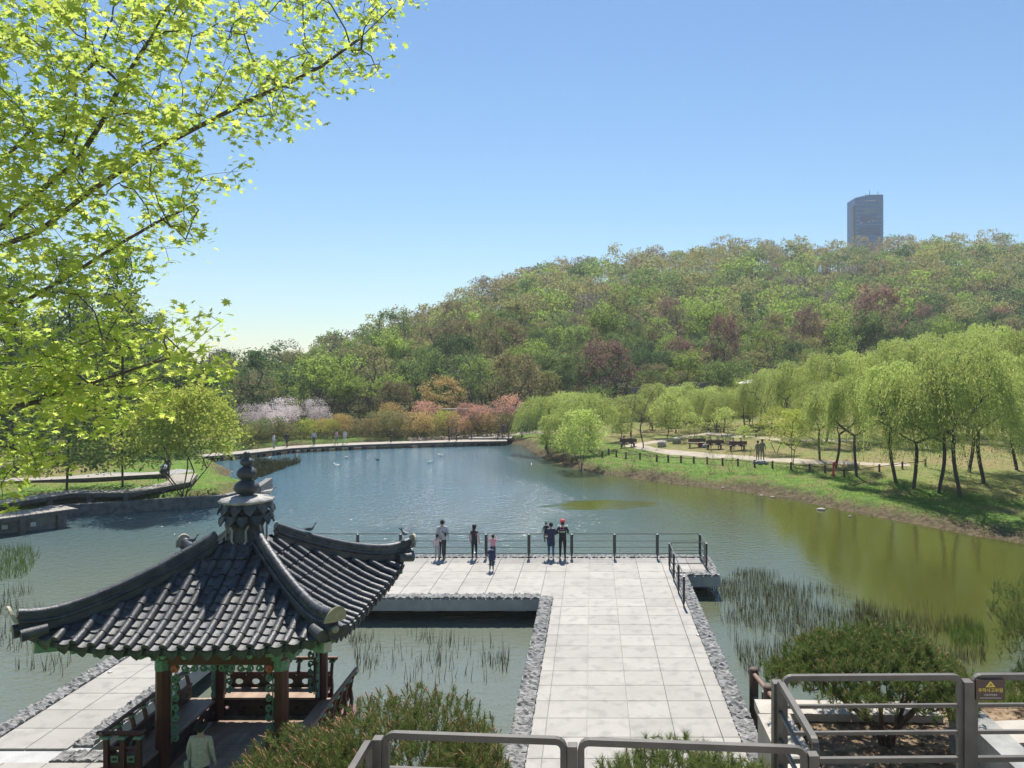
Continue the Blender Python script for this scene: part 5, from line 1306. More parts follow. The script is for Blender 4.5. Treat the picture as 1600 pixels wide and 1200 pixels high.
# low post-and-rope fence on the bank
fpx = [(941,715),(951,711),(963,714),(978,717),(1000,718),(1026,721),(1044,722),(1064,723),(1084,724),(1105,725),(1129,727),(1153,728),(1179,730),(1207,732),(1236,734),(1265,737),(1289,739),(1319,745),(1374,738),(1410,733),(1446,729)]
fe = empty('low_fence', (0,0,0), 0, 'low brown post fence along the grass bank of the pond', 'fence'); prev = None
for (u,v) in fpx:
    p = ground(u,v); m = MB(); m.lathe([(.085,-.3),(.085,.58),(.07,.62),(.001,.63)], 8); m.build('post', M['log'], fe, tuple(p))
    if prev is not None:
        m = MB(); m.tube([prev+Vector((0,0,.46)), (prev+p)/2+Vector((0,0,.42)), p+Vector((0,0,.46))], .03, 5); m.build('rope_rail', M['log'], fe)
    prev = p
# log fence stepping down beside the pier
lf = empty('log_fence', (0,0,0), 0, 'brown log fence stepping down to the reeds beside the pier', 'fence')
lp_ = [(4.30,20.4),(4.25,18.5),(4.15,16.6),(4.0,14.9)]; lz = [.62,.95,1.35,1.75]
for (x,y_),z in zip(lp_,lz):
    m = MB(); m.tube([(x,y_,z-2.4),(x,y_,z)], .12, 10); m.lathe([(.12,z),(.10,z+.03),(.001,z+.035)], 10, (x,y_,0)); m.build('post', M['log'], lf)
for i in range(3):
    for dz in (-.13,-.75):
        m = MB(); m.tube([(lp_[i][0],lp_[i][1],lz[i]+dz),(lp_[i+1][0],lp_[i+1][1],lz[i+1]+dz)], .055, 8); m.build('rail', M['lograil'], lf)
m = MB(); m.tube([(4.25,18.5,.8),(5.2,19.0,.35)], .04, 8); m.build('rail', M['lograil'], lf)
m = MB(); m.tube([(4.45,19.6,-.4),(4.45,19.6,.35)], .12, 10); m.mi = 1; m.tube([(4.45,19.6,.351),(4.45,19.6,.36)], .105, 12); o = m.build('cut_post', [M['log'],M['path']]); tag(o, 'short sawn-off log post with pale cut top by the pier', 'post')
# concrete kerbs, step walls on the planted terrace
for (x0,y0,x1,y1,w_,h_,lab) in [(2.9,13.55,6.05,13.45,.55,.16,'pale concrete kerb path behind the umbrella pine'),(6.5,12.6,8.9,12.8,.75,.14,'pale concrete strip behind the warning plate'),(6.3,12.5,7.2,9.0,.75,.12,'pale concrete walk running towards the railing')]:
    m = MB(); d = Vector((x1-x0,y1-y0,0)); n_ = max(1,int(d.length/1.2))
    o = None
    for i in range(n_):
        a = Vector((x0,y0,2.6))+d*(i/n_+.004); b_ = Vector((x0,y0,2.6))+d*((i+1)/n_-.004); mm_ = MB(); mm_.bar(a,b_,w_,h_)
        if o is None: o = mm_.build('concrete_kerb', M['conc']); tag(o, lab, 'kerb')
        else: mm_.build('kerb_block', M['conc'], o)
m = MB(); m.prism([(5.72,9.6),(6.15,9.6),(6.15,12.3),(5.72,12.3)], 2.2, 3.25); tag(m.build('concrete_block', M['conc2']), 'grey concrete cheek wall beside the umbrella pine', 'wall')
m = MB(); m.prism([(2.85,9.2),(3.4,9.2),(3.4,13.2),(2.85,13.2)], -.5, 2.70); tag(m.build('concrete_kerb', M['conc']), 'short pale concrete ledge beside the pier and railing corner', 'kerb')

# ------------------------------------------------------------------ glass tower on the skyline
TD = 430; tc = at(1357,372,TD); w_ = 46/FPX*TD; zt = at(1354,304,TD).z; z0 = tc.z-14
tw = empty('glass_tower', (tc.x,TD,z0), 0, 'blue glass tower rising above the wooded ridge', 'tower'); Ht = zt-z0
m_, t_, p_, N_, L_ = newmat('blue_glass'); p_.inputs['Base Color'].default_value = (.06,.20,.42,1); p_.inputs['Roughness'].default_value = .5; p_.inputs['Metallic'].default_value = 0
gl2 = mk('dark_glass', (.05,.11,.19), rough=.2, metal=.3)
m = MB(); hw = w_/2; fr = [(-hw*.92,0),(hw,0),(hw,w_*.8),(-hw*.92,w_*.8)]
vs = [(x,y_,0) for x,y_ in fr]+[(-hw*.92,0,Ht-1.9),(0,0,Ht-.1),(hw,0,Ht),(hw,w_*.8,Ht),(-hw*.92,w_*.8,Ht-1.9)]
m.add(vs, [(0,1,6,5,4),(1,2,7,6),(2,3,8,7),(3,0,4,8),(4,5,6,7,8)]); m.build('tower_body', m_, tw)
nf = 13; BANDM = mk('tower_band', (.15,.30,.44), rough=.3)
for i in range(nf):
    z = Ht*(.22+.74*i/nf)
    m = MB(); m.box((.04*w_,-.12,z),(w_*.95,.2,Ht/nf*.16)); m.build('floor_band', BANDM, tw) if i else None
for (x0,x1,f0,f1,mt) in [(-.25,.22,.60,.70,gl2),(-.32,.36,.42,.52,gl2),(-.18,.2,.74,.8,mk('teal_glass', (.10,.24,.34), rough=.3))]:
    m = MB(); m.box(((x0+x1)/2*w_,-.25,Ht*(f0+f1)/2),((x1-x0)*w_,.3,Ht*(f1-f0))); m.build('dark_window_band', mt, tw)
for (x0,x1,f) in [(-.12,-.02,.905),(.0,.13,.91),(.15,.22,.912),(-.3,-.2,.585),(-.05,.06,.6),(.1,.2,.612)]:
    m = MB(); m.box(((x0+x1)/2*w_,-.3,Ht*f),((x1-x0)*w_,.3,.28)); m.build('window', M['white'], tw)
m = MB(); m.box((-hw*.94,w_*.2,Ht*.42),(w_*.03,w_*.3,Ht*.84)); m.build('side_fin', M['steel'], tw)
m = MB(); m.add([(-hw*.92,-.2,0),(-hw*.3,-.2,0),(-hw*.92,-.2,Ht*.26),(-hw*.92,-.1,0),(-hw*.3,-.1,0),(-hw*.92,-.1,Ht*.26)], [(0,1,2),(3,5,4),(1,4,5,2)]); m.build('white_corner', M['conc'], tw)
for x, h_ in ((-.05,1.2),(.08,3.2),(.37,2.6)):
    m = MB(); m.tube([(x*w_,2,Ht-.4),(x*w_,2,Ht+h_)], [.16,.08], 6); m.build('antenna', M['dsteel'], tw)

# ------------------------------------------------------------------ people
def person(loc, face, h=1.7, top=(.1,.1,.12), bottom=(.04,.04,.05), hair=(.015,.012,.01), shoes=(.05,.05,.05), pose='stand', label='', arms=None, coat=0, hat=None, longhair=False, sleeve=None, group=None, name='person', width=1.0, z_seat=.45, skirt=None, facecol=None):
    s = h/1.72; J = {}; sit = pose == 'sit'
    dz = (.47-.93) if sit else 0
    V = [(0,0,.93+dz),(0,.0,1.12+dz),(0,.0,1.32+dz),(0,0,1.45+dz),(0,.01,1.52+dz),(0,.02,1.60+dz),(0,.015,1.69+dz)]
    rad = [(.155*width,.115),(.145*width,.105),(.165*width,.115),(.062,.06),(.058,.062),(.088,.10),(.062,.072)]
    E = [(0,1),(1,2),(2,3),(3,4),(4,5),(5,6)]; reg = ['b','t','t','s','s','s','s']
    V.append((0,.115,1.585+dz)); rad.append((.014,.014)); E.append((5,7)); reg.append('s')          # nose
    for q in (-1,1):
        V.append((q*.088,.005,1.60+dz)); rad.append((.015,.02)); E.append((5,len(V)-1)); reg.append('s')
    A_ = arms or {}
    for q in (-1,1):
        el, wr = A_.get(q, ((q*.25,-.03,1.15),(q*.26,.06,.92)))
        b = len(V); pts = [(q*.165*width,0,1.405+dz),(el[0],el[1],el[2]+dz),(wr[0],wr[1],wr[2]+dz)]
        d = (Vector(wr)-Vector(el)).normalized(); hp = Vector(pts[2])+d*.075
        for p, r_, g in zip(pts+[tuple(hp)], ((.062,.062),(.048,.048),(.034,.034),(.034,.022)), ('t','a','a','s')): V.append(p); rad.append(r_); reg.append(g)
        E += [(2,b),(b,b+1),(b+1,b+2),(b+2,b+3)]
        side = Vector((0,1,0)) if abs(d.y) < .8 else Vector((1,0,0)); side = (side-d*side.dot(d)).normalized()
        for k, (o_, l_) in enumerate(((-.026,.062),(-.009,.075),(.009,.07),(.026,.055))):
            f0 = len(V); V.append(tuple(hp+side*o_+d*.03)); V.append(tuple(hp+side*o_+d*(.03+l_)+Vector((-q*.012,0,0)))); rad += [(.009,.009),(.007,.007)]; reg += ['s','s']; E += [(b+3,f0),(f0,f0+1)]
        f0 = len(V); V.append(tuple(hp+side*.04-d*.01)); V.append(tuple(hp+side*.06+d*.03)); rad += [(.010,.010),(.008,.008)]; reg += ['s','s']; E += [(b+3,f0),(f0,f0+1)]
    for q in (-1,1):
        b = len(V)
        if sit: pts = [(q*.09,.02,.47),(q*.10,.44,.48),(q*.10,.46,.09),(q*.10,.60,.045)]
        elif pose == 'walk': pts = [(q*.09,0,.88),(q*.10,.10*q+.05,.49),(q*.10,.22*q-.05,.09),(q*.10,.22*q+.10,.045)]
        else: pts = [(q*.09,0,.88),(q*.105,.02,.49),(q*.11,-.01,.09),(q*.125,.14,.045)]
        for p, r_, g in zip(pts, ((.095,.10),(.063,.066),(.043,.046),(.038,.032)), ('b','b','f','f')): V.append(p); rad.append(r_); reg.append(g)
        E += [(0,b),(b,b+1),(b+1,b+2),(b+2,b+3)]
    me = bpy.data.meshes.new('person'); me.from_pydata(V, E, []); ob = bpy.data.objects.new('tmp', me); COL.objects.link(ob)
    md = ob.modifiers.new('s','SKIN'); md.use_smooth_shade = True; md2 = ob.modifiers.new('u','SUBSURF'); md2.levels = 1; md2.render_levels = 1
    for i, sv in enumerate(me.skin_vertices[0].data): sv.radius = rad[i]; sv.use_root = (i == 0)
    dg = bpy.context.evaluated_depsgraph_get(); bm2 = bpy.data.meshes.new_from_object(ob.evaluated_get(dg)); bpy.data.objects.remove(ob)
    cols = {'s':0,'t':1,'a':2,'b':3,'f':4}; bm2.materials.clear()
    for mt in (M['skin'], cloth(top), cloth(sleeve or top), cloth(bottom), cloth(shoes)): bm2.materials.append(mt)
    VV_ = np.array(V); cen = np.array([p.center[:] for p in bm2.polygons])
    mid = np.array([(VV_[a]+VV_[b])/2 for a,b in E]); nodes_ = np.concatenate([VV_, mid]); regs = reg+[reg[b] if reg[b] != 'f' or reg[a] == 'f' else 'b' for a,b in E]
    nn = np.argmin(np.linalg.norm(cen[:,None,:]-nodes_[None],axis=2),axis=1)
    bm2.polygons.foreach_set('material_index', np.array([cols[regs[k]] for k in nn], dtype=np.int32)); bm2.polygons.foreach_set('use_smooth', np.ones(len(bm2.polygons),dtype=bool)); bm2.update()
    o = link(name, bm2, None, loc); o.rotation_euler = (0,0,face); o.scale = (s,s,s); tag(o, label, 'person', group)
    m = MB(); vs = []; hz0 = 1.625+dz
    m.ell((0,-.012,hz0+.012), (.098,.112,.118), 12, 8)
    if longhair: m.tube([(0,-.06,hz0),(0,-.09,hz0-.14),(0,-.10,hz0-.34)], [.09,.095,.05], 8, flat=.55)
    m.v = [(x, y_ if (y_ < .045 or z > hz0+.05) else .045, z) for x,y_,z in m.v]
    m.build('hair', cloth(hair), o)
    if hat:
        m = MB(); m.lathe([(.115,0),(.118,.05),(.10,.10),(.05,.13),(.001,.135)], 14, (0,0,hz0+.035)); m.box((0,.15,hz0+.045),(.15,.13,.015)); m.build('cap', cloth(hat), o)
    if coat:
        m = MB(); prof = [(.175*width,.93+dz-coat),(.172*width,.93+dz-coat*.5),(.165*width,.98+dz),(.16*width,1.15+dz),(.168*width,1.3+dz),(.10,1.44+dz)]
        m.lathe(prof, 16, wave=lambda th,z: 1-.18*abs(math.sin(th))); m.build('coat', cloth(top), o)
    return o
DW = lambda u,v: tuple(onz(u,v,0))[:2]+(0,)
B = 0.0    # people on the deck face the water (+Y)
x,y,_ = DW(691,873); p1 = person((x,y,.008),B+.2,1.72,(.46,.46,.47),(.03,.03,.035),label='adult in light grey jacket with black sling bag at the deck railing',shoes=(.25,.25,.25),coat=.06,width=1.12)
m = MB(); m.tube([(-.16,-.02,1.42),(0,-.16,1.25),(.17,-.10,1.08)], .018, 5); m.box((.15,-.14,1.1),(.07,.06,.16)); m.build('sling_bag', cloth((.02,.02,.025)), p1)
x,y,_ = DW(683,875); person((x,y,.008),B,1.14,(.62,.50,.52),(.38,.38,.40),label='small child in pale top and grey trousers beside the adult in light grey',arms={1:((.22,.0,1.2),(.27,.05,1.36))})
x,y,_ = DW(741,873); pp = person((x,y,.008),B-.3,1.48,(.03,.03,.04),(.02,.02,.025),label='girl in black vest with pink sleeves and black cap at the railing',sleeve=(.65,.36,.38),hat=(.02,.02,.02),longhair=True,coat=.06)
x,y,_ = DW(769,876); person((x+.05,y-.1,.008),B,1.16,(.72,.30,.36),(.04,.04,.06),label='child in pink hoodie with raised arms behind the navy one',arms={-1:((-.25,.05,1.36),(-.18,.18,1.52)),1:((.25,.05,1.36),(.18,.18,1.52))})
x,y,_ = DW(768,892); person((x,y,.008),B,1.04,(.035,.05,.13),(.025,.025,.03),hair=(.03,.04,.10),label='small child in navy hooded coat standing away from the railing',coat=.22,width=1.15)
x,y,_ = DW(861,873); pw = person((x,y,.008),B,1.6,(.03,.04,.085),(.07,.12,.22),label='adult in long navy coat and jeans carrying a toddler',coat=.30,shoes=(.5,.5,.5),width=1.08,arms={-1:((-.24,.06,1.18),(-.20,.28,1.22)),1:((.24,.04,1.16),(.02,.26,1.14))})
person((x-.23,y+.10,.70),B+.3,.92,(.03,.035,.05),(.03,.03,.04),label='toddler in dark clothes held by the adult in the navy coat',hair=(.02,.02,.025))
x,y,_ = DW(879,873); pm_ = person((x,y,.008),B,1.70,(.02,.022,.03),(.018,.018,.022),label='man in black sweatshirt with lettering on the back and red cap',hat=(.75,.10,.09),width=1.1,arms={1:((.27,.0,1.2),(.16,.22,1.16)),-1:((-.27,0,1.2),(-.16,.2,1.1))})
text_mesh('YUUPI', .085, mk('pale_green_print', (.55,.7,.45)), pm_, (0,-.135,1.235), (PI/2,0,0), bold=.004)
m = MB(); m.tube([(-.11,-.128,1.33),(-.06,-.133,1.38),(-.03,-.133,1.35),(.02,-.133,1.33),(.07,-.13,1.34),(.08,-.128,1.38),(.03,-.133,1.39)], .012, 5); m.build('pink_print', cloth((.7,.2,.3)), pm_)
pv = person((-7.72,15.15,.02),B,1.62,(.56,.49,.42),(.05,.05,.06),label='person with black hair in pale knit jumper entering the pavilion',coat=.08,width=1.15,shoes=(.1,.1,.1))
m = MB(); m.tube([(-.14,.06,1.42),(-.17,-.08,1.2),(-.22,-.02,.95)], .02, 6); m.box((-.24,0,.82),(.09,.24,.30),bev=.02); m.build('shoulder_bag', cloth((.5,.48,.45)), pv)
for (x,y_,z,c1,c2,h,f,lab) in [(-34.9,43.3,.17,(.32,.32,.35),(.06,.05,.06),1.68,.5,'person in grey top and dark trousers on the lower boardwalk'),(-34.2,43.6,.17,(.30,.52,.52),(.60,.58,.55),1.55,.2,'person in pale teal jacket and light trousers on the lower boardwalk')]:
    person((x,y_,z),f,h,c1,c2,label=lab,coat=.05)
def gp(u,v): p = ground(u,v); return (p.x,p.y,p.z)
person(gp(1017,672),1.2,1.7,(.16,.10,.07),(.18,.14,.10),pose='walk',label='man walking on the lawn past the picnic table')
a_ = gp(1184,724); person((a_[0],a_[1],a_[2]+.2),.4,1.75,(.30,.24,.16),(.34,.28,.2),label='standing figure in tan coat, the nearer of the couple by the fence',coat=.35); person((a_[0]+.42,a_[1]+.1,a_[2]+.2),-.5,1.85,(.27,.22,.15),(.3,.25,.18),label='taller figure in tan with flat hat, embracing the other by the fence',hat=(.35,.3,.22),coat=.2,arms={-1:((-.26,.1,1.2),(-.3,.24,1.1))})
m = MB(); m.lathe([(.75,-.1),(.72,.16),(.6,.2),(.001,.2)], 14); o = m.build('round_plinth', M['conc2'], None, (a_[0]+.2,a_[1],a_[2])); tag(o, 'low round planted base under the tan couple', 'plinth')
# benches and seated visitors
def bench_seat(loc, rz, label, L=1.6, back=True):
    e = empty('park_bench', loc, rz, label, 'bench'); m = MB(); m.box((0,0,.43),(L,.42,.05),bev=.01); m.build('seat', M['log'], e)
    for q in (-1,1):
        m = MB(); m.box((q*L*.38,0,.2),(.07,.38,.42)); m.build('leg', M['dsteel'], e)
    if back: m = MB(); m.box((0,-.22,.72),(L,.04,.34)); m.build('backrest', M['log'], e)
SEAT = [((1116,702),[((.03,.03,.04),(.03,.03,.04)),((.04,.05,.08),(.05,.06,.1))],'dark clothes','second bench along the sandy path'),((1152,704),[((.65,.45,.45),(.04,.04,.05)),((.55,.55,.56),(.03,.03,.04))],'pale top','bench nearest the standing couple'),((1088,699),[],'','long low bench beside the red bags'),((981,699),[((.55,.16,.2),(.1,.1,.12)),((.05,.05,.06),(.05,.05,.06))],'','bench at the corner by the fence'),((1172,684),[],'','empty bench with back at the far loop path')]
ordn = ['first','second']
for (px_, ppl, desc, lab) in SEAT:
    q = gp(*px_); bench_seat(q, .15, 'dark '+lab if not lab.startswith('empty') else 'dark '+lab, 1.8)
    for i,(c1,c2) in enumerate(ppl): person((q[0]-.4+.75*i,q[1]+.02,q[2]),PI+.2*(i*2-1),1.65,c1,c2,pose='sit',label=f'{["seated person","seated companion"][i]} in {"pale" if c1[0] > .3 else "dark"} top on the {lab}',width=1.1)
for i,(u,v,c) in enumerate([(1101,673,(.05,.05,.06)),(1116,676,(.30,.31,.36)),(1167,658,(.12,.1,.12)),(1090,650,(.03,.03,.04)),(1083,651,(.25,.25,.3))]):
    q = gp(u,v); bench_seat(q, .1, ['dark bench in the shade behind the planted island','dark bench next to the shaded one, holding a grey figure','dark seat beneath the round willows','dark bench by the low wall','dark bench end beside the low wall'][i], 1.2)
    person(q,PI+.3,1.65,c,(.05,.05,.06),pose='sit',label=['visitor in black seated behind the planted island','visitor in grey seated behind the planted island','visitor seated under the round willows','visitor in black seated by the low wall','visitor in pale grey seated by the low wall'][i])
m = MB(); q = gp(1043,664); tb = empty('picnic_table', q, .1, 'long dark picnic table beside the lone round willow', 'table')
m.box((0,0,.72),(2.6,.8,.06)); m.build('table_top', M['log'], tb)
for s_ in (-1,1):
    m = MB(); m.box((s_*1.0,0,.35),(.08,.7,.7)); m.build('leg', M['log'], tb); m = MB(); m.box((0,s_*.7,.42),(2.6,.28,.05)); m.build('side_bench', M['log'], tb)
for (u,v,lab) in [(1034,698,'pale rounded boulder at the bend of the sandy path'),(1057,693,'pale rounded boulder farther up the bend of the path')]:
    q = gp(u,v); m = MB(); m.ell((0,0,.22),(.5,.42,.42),12,8); m.v = [(x*(1+.1*math.sin(7*z+x*5)),y_*(1+.08*math.sin(6*x)),max(-.1,z)) for x,y_,z in m.v]; o = m.build('boulder', M['conc'], None, q); tag(o, lab, 'boulder')
for (u,v,c,lab) in [(1094,698,(.45,.06,.05),'red bag on the ground by the long low bench'),(1101,700,(.4,.4,.4),'grey bag on the ground beside the red one')]:
    q = gp(u,v); m = MB(); m.ell((0,0,.18),(.28,.2,.2)); m.tube([(-.12,0,.33),(0,0,.45),(.12,0,.33)],.02,5); o = m.build('bag', cloth(c), None, q); tag(o, lab, 'bag')
# red rescue post
q = gp(1302,744); e = empty('rescue_post', q, 0.3, 'red rescue post with round head beside the low fence', 'post'); e.scale = (.72,.72,.8)
m = MB(); m.lathe([(.28,0),(.25,.1),(.12,.25),(.10,1.0),(.001,1.02)], 12); m.build('stand', M['red'], e); m = MB(); m.lathe([(.001,.0),(.22,.03),(.25,.12),(.22,.2),(.001,.24)], 16); o = m.build('ring_box', M['red'], e, (0,-.1,1.15)); o.rotation_euler = (PI/2,0,0)
# white parasol by the wood
q = at(1176,592,100); e = empty('parasol', (q.x,q.y,hz(q.x,q.y)), 0, 'white garden parasol among the willow crowns', 'parasol'); zq = q.z-hz(q.x,q.y)
m = MB(); m.tube([(0,0,0),(0,0,zq)], .05, 6); m.build('pole', M['dsteel'], e); m = MB(); m.lathe([(1.9,zq-.55),(1.2,zq-.3),(.05,zq),(.01,zq+.05)], 8, smooth=False); m.build('canopy', M['white'], e)
# strollers on the paths: a pushchair on the lawn and one by the grove
def pushchair(loc, rz, c, label, s=1.0):
    e = empty('pushchair', loc, rz, label, 'pushchair'); e.scale = (s,s,s)
    m = MB(); m.ell((0,0,.62),(.24,.38,.2),10,6); m.build('seat', cloth((.05,.05,.06)), e)
    m = MB(); m.ell((0,.1,.86),(.27,.32,.26),12,7); m.v = [(x,y_,max(z,.80)) for x,y_,z in m.v]; m.build('hood', cloth(c), e)
    for sx in (-1,1):
        m = MB(); m.tube([(sx*.24,-.5,1.02),(sx*.24,.3,.3)], .016, 6); m.tube([(sx*.24,.25,.75),(sx*.24,-.3,.16)], .016, 6); m.build('frame', M['dsteel'], e)
        for sy in (-.32,.32):
            m = MB(); m.tube([(sx*.27-.02,sy,.13),(sx*.27+.02,sy,.13)], .13, 12); m.build('wheel', M['dsteel'], e)
    m = MB(); m.tube([(-.24,-.5,1.02),(.24,-.5,1.02)], .018, 6); m.build('handle', M['dsteel'], e)
pushchair(gp(1163,652),.4,(.03,.03,.035),'black pushchair under the round willows on the lawn')
qs = (-30.8,55.2,.42); pushchair(qs,.3,(.55,.62,.70),'pushchair with pale blue hood on the zigzag boardwalk',1.0); person((-31.0,56.1,.40),PI,1.66,(.05,.05,.06),(.05,.05,.06),label='person in black behind the pale blue pushchair')
person((-42.6,58.2,.35),2.2,1.65,(.35,.36,.4),(.1,.1,.12),pose='walk',label='walker in grey on the boardwalk of the conifer grove')
# visitors on the far boardwalk
def onarc(f):
    k = f*(len(arc)-1); i = min(int(k),len(arc)-2); a = Vector((*arc[i],0)); b_ = Vector((*arc[i+1],0)); p = a.lerp(b_,k-i); return (p.x,p.y,-.34)
for f, c1, c2, ps, lab in [(.30,(.7,.7,.7),(.4,.4,.42),'stand','visitor in white near the bend of the far boardwalk'),(.335,(.05,.05,.06),(.05,.05,.06),'walk','visitor in black near the bend of the far boardwalk'),(.41,(.6,.6,.62),(.06,.06,.08),'walk','visitor in white with dark trousers on the far boardwalk'),
                          (.475,(.7,.35,.4),(.3,.3,.35),'walk','visitor in pink on the far boardwalk'),(.50,(.72,.72,.72),(.6,.6,.6),'walk','visitor all in white beside the one in pink'),(.63,(.04,.04,.05),(.04,.04,.05),'stand','lone visitor in black on the middle of the far boardwalk'),(.80,(.05,.05,.06),(.04,.04,.05),'stand','tall visitor in black before the far platform'),(.83,(.12,.12,.14),(.05,.05,.06),'stand','visitor in dark grey beside the tall one')]:
    person(onarc(f),rnd.uniform(0,6),1.68,c1,c2,pose=ps,label=lab)
person((-10.9,94.2,-.17),PI,1.7,(.06,.07,.10),(.05,.05,.06),label='visitor in dark blue leaning at the end platform'); person(gp(790,678),1.5,1.7,(.6,.6,.62),(.08,.08,.1),pose='walk',label='visitor in white top walking behind the end platform'); person(gp(816,681),.5,1.65,(.05,.05,.06),(.5,.5,.5),label='visitor by the pale bench near the willow corner')
bench_seat(gp(828,683),.1,'pale-topped bench on the shore grass near the willow corner',2.6,False)
# planted island on the lawn
for (u,v,s_,lab) in [(1082,683,.85,'rounded clipped shrub on the planted island'),(1060,693,.5,'low green planting at the near end of the planted island'),(1100,694,.55,'low green planting in the middle of the planted island'),(1130,694,.5,'low green planting by the two-stemmed tree')]:
    p = ground(u,v); tree('island_shrub','shrub',(p.x,p.y,p.z-.1),s_*1.3,rnd.uniform(0,6),'deep' if v > 685 else 'olive',lab,'shrub',None,s_*.62)

# ------------------------------------------------------------------ birds
def bird(loc, rz, L, cols, label, cat, pitch=.15, wings=False, float_=False, neck=.5):
    """body lofted from tail to bill along +Y"""
    m = MB(); prof = [(-.50,.02,.05,.012),(-.36,.06,.05,.03),(-.20,.125,.01,.11),(.0,.155,.0,.14),(.16,.13,.03,.125),(.26,.085,.10+.12*neck,.08),(.32,.062,.17+.25*neck,.062),(.38,.066,.22+.32*neck,.066),(.44,.045,.22+.32*neck,.045),(.47,.016,.205+.32*neck,.016),(.53,.005,.195+.32*neck,.005)]
    vs = []; n_ = 10
    for (y_,rx,zc,rzz) in prof:
        for k in range(n_):
            th = 2*PI*k/n_; vs.append((math.cos(th)*rx*L, y_*L, (zc+math.sin(th)*rzz)*L))
    fs = [(i*n_+k,i*n_+(k+1)%n_,(i+1)*n_+(k+1)%n_,(i+1)*n_+k) for i in range(len(prof)-1) for k in range(n_)]
    for i, f in enumerate(fs):
        m.mi = 0 if i//n_ < 5 else 1 if i//n_ < 8 else 2; m.f.append(list(f)); m.m.append(m.mi); m.sm.append(True)
    m.v = [tuple(v) for v in vs]
    o = m.build(cat.replace(' ','_'), [cloth(c) for c in cols], None, loc); o.rotation_euler = (0,0,rz); tag(o, label, cat)
    for sx in (-1,1):
        w_ = MB()
        if wings: w_.add([(sx*.10*L,.12*L,.10*L),(sx*.10*L,-.14*L,.08*L),(sx*.50*L,-.22*L,.42*L),(sx*.62*L,-.02*L,.55*L),(sx*.38*L,.16*L,.38*L)], [(0,1,2,3,4)]); w_.add([(sx*.10*L,.12*L,.085*L),(sx*.10*L,-.14*L,.065*L),(sx*.50*L,-.22*L,.405*L),(sx*.62*L,-.02*L,.535*L),(sx*.38*L,.16*L,.365*L)], [(4,3,2,1,0)])
        else: w_.ell((sx*.125*L,-.08*L,.035*L),(.035*L,.27*L,.085*L),8,6)
        w_.build('wing', cloth(cols[0]), o)
        if not float_: l_ = MB(); l_.tube([(sx*.05*L,.02*L,-.1*L),(sx*.05*L,.03*L,-.25*L)], .012*L, 5); l_.build('leg', cloth((.35,.12,.1)), o)
    return o
PG = [(.09,.095,.11),(.05,.06,.06),(.05,.05,.05)]
def hipz(f,sx,sy): x,y_ = sx*A*f, sy*A*f; return (CX+x, CY+y_, rz_(x,y_)+.21+.06+.094)
p = hipz(.36,1,1); bird((p[0],p[1],p[2]+.085),-1.2,.34,PG,'dark pigeon perched near the top of the far roof ridge','pigeon')
p = hipz(.99,1,1); bird((p[0],p[1],p[2]+.22),.9,.36,[(.22,.23,.25),(.08,.09,.09),(.05,.05,.05)],'pigeon with raised wings landing on the far roof corner','pigeon',wings=True)
p = hipz(.88,-1,1); bird((p[0],p[1],p[2]+.10),-1.4,.34,PG,'black pigeon perched on the far roof end seen over the near ridge','pigeon')
bird((CX+.38,CY+.28,5.70+.085),-1.0,.34,[(.55,.53,.5),(.3,.3,.3),(.1,.1,.1)],'pale pigeon sitting behind the finial','pigeon',neck=.2)
for (u,v,c,rz,lab) in [(526,727.5,0,1.4,'white duck nearest the finial on the pond'),(590,719,1,1.5,'dark duck in the middle of the pond'),(542,715.5,0,-1.4,'white duck close to the far boardwalk'),(688,712,0,1.5,'white duck out by the far platform'),(672,723,0,-1.5,'white duck in front of the one by the far platform')]:
    q = onz(u,v,-.9); cl_ = [(.75,.74,.7)]*2+[(.6,.35,.05)] if c == 0 else [(.03,.03,.03)]*2+[(.1,.1,.1)]
    bird((q.x,q.y,-.84),rz,.70,cl_,lab,'duck',float_=True,neck=.15)
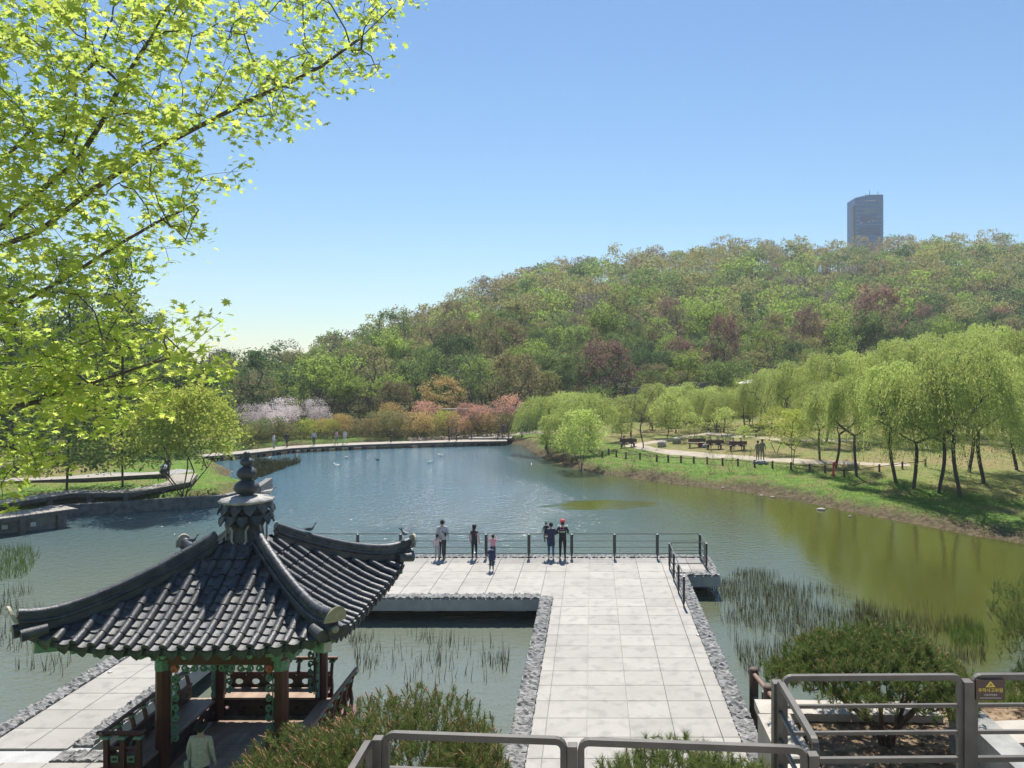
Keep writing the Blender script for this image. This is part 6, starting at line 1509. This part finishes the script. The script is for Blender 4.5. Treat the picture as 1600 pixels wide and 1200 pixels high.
# stones on the waterline of the grassy bank
for i,(u,v,s_) in enumerate([(1283,797,.30),(1207,778,.16),(1190,775,.14),(1130,763,.16),(1102,759,.14),(1328,808,.14),(955,741,.14)]):
    q = ground(u,v); m = MB(); m.ell((0,0,.03),(s_,s_*.7,s_*.4),9,6); m.v = [(x*(1+.2*math.sin(9*y_+i)),y_*(1+.2*math.sin(8*x+i)),z) for x,y_,z in m.v]; o = m.build('shore_stone', M['conc'], None, tuple(q)); tag(o, 'pale stone lying at the muddy waterline of the bank','stone','stones along the waterline')
# ------------------------------------------------------------------ air
hzm = bpy.data.materials.new('haze_air'); hzm.use_nodes = True; t_ = hzm.node_tree; t_.nodes.remove(t_.nodes['Principled BSDF']); pv_ = t_.nodes.new('ShaderNodeVolumePrincipled')
pv_.inputs['Color'].default_value = (.86,.92,1.0,1); pv_.inputs['Density'].default_value = .00032; pv_.inputs['Anisotropy'].default_value = .2
t_.links.new(pv_.outputs[0], t_.nodes['Material Output'].inputs['Volume'])
m = MB(); m.box((0,340,46),(1470,960,102)); ho = m.build('haze', hzm); tag(ho, 'thin blue spring haze over the pond and hill', 'haze', kind='stuff')

# ------------------------------------------------------------------ look-alikes are told apart by their order across the view
NUM = ['zero','one','two','three','four','five','six','seven','eight','nine','ten','eleven','twelve','thirteen','fourteen','fifteen','sixteen','seventeen','eighteen','nineteen','twenty']
ORD = ['','leftmost','second from left','third from left','fourth from left','fifth from left','sixth from left','seventh from left','eighth from left','ninth from left','tenth from left','eleventh from left','twelfth from left','thirteenth from left','fourteenth from left','fifteenth from left','sixteenth from left','seventeenth from left','eighteenth from left','nineteenth from left','twentieth from left']
same = {}
for o in list(COL.objects):
    if o.parent is None and o.get('category') and o.get('label') and not o.get('kind'): same.setdefault(o['label'], []).append(o)
for lab, obs in same.items():
    if 1 < len(obs) <= 20:
        obs.sort(key=lambda o: o.location.x/max(1,o.location.y))
        for i, o in enumerate(obs):
            o['label'] = f"{lab}, {ORD[i+1] if i < len(obs)-1 or len(obs) > 2 and i < len(obs)-1 else 'rightmost'} of {NUM[len(obs)]}"
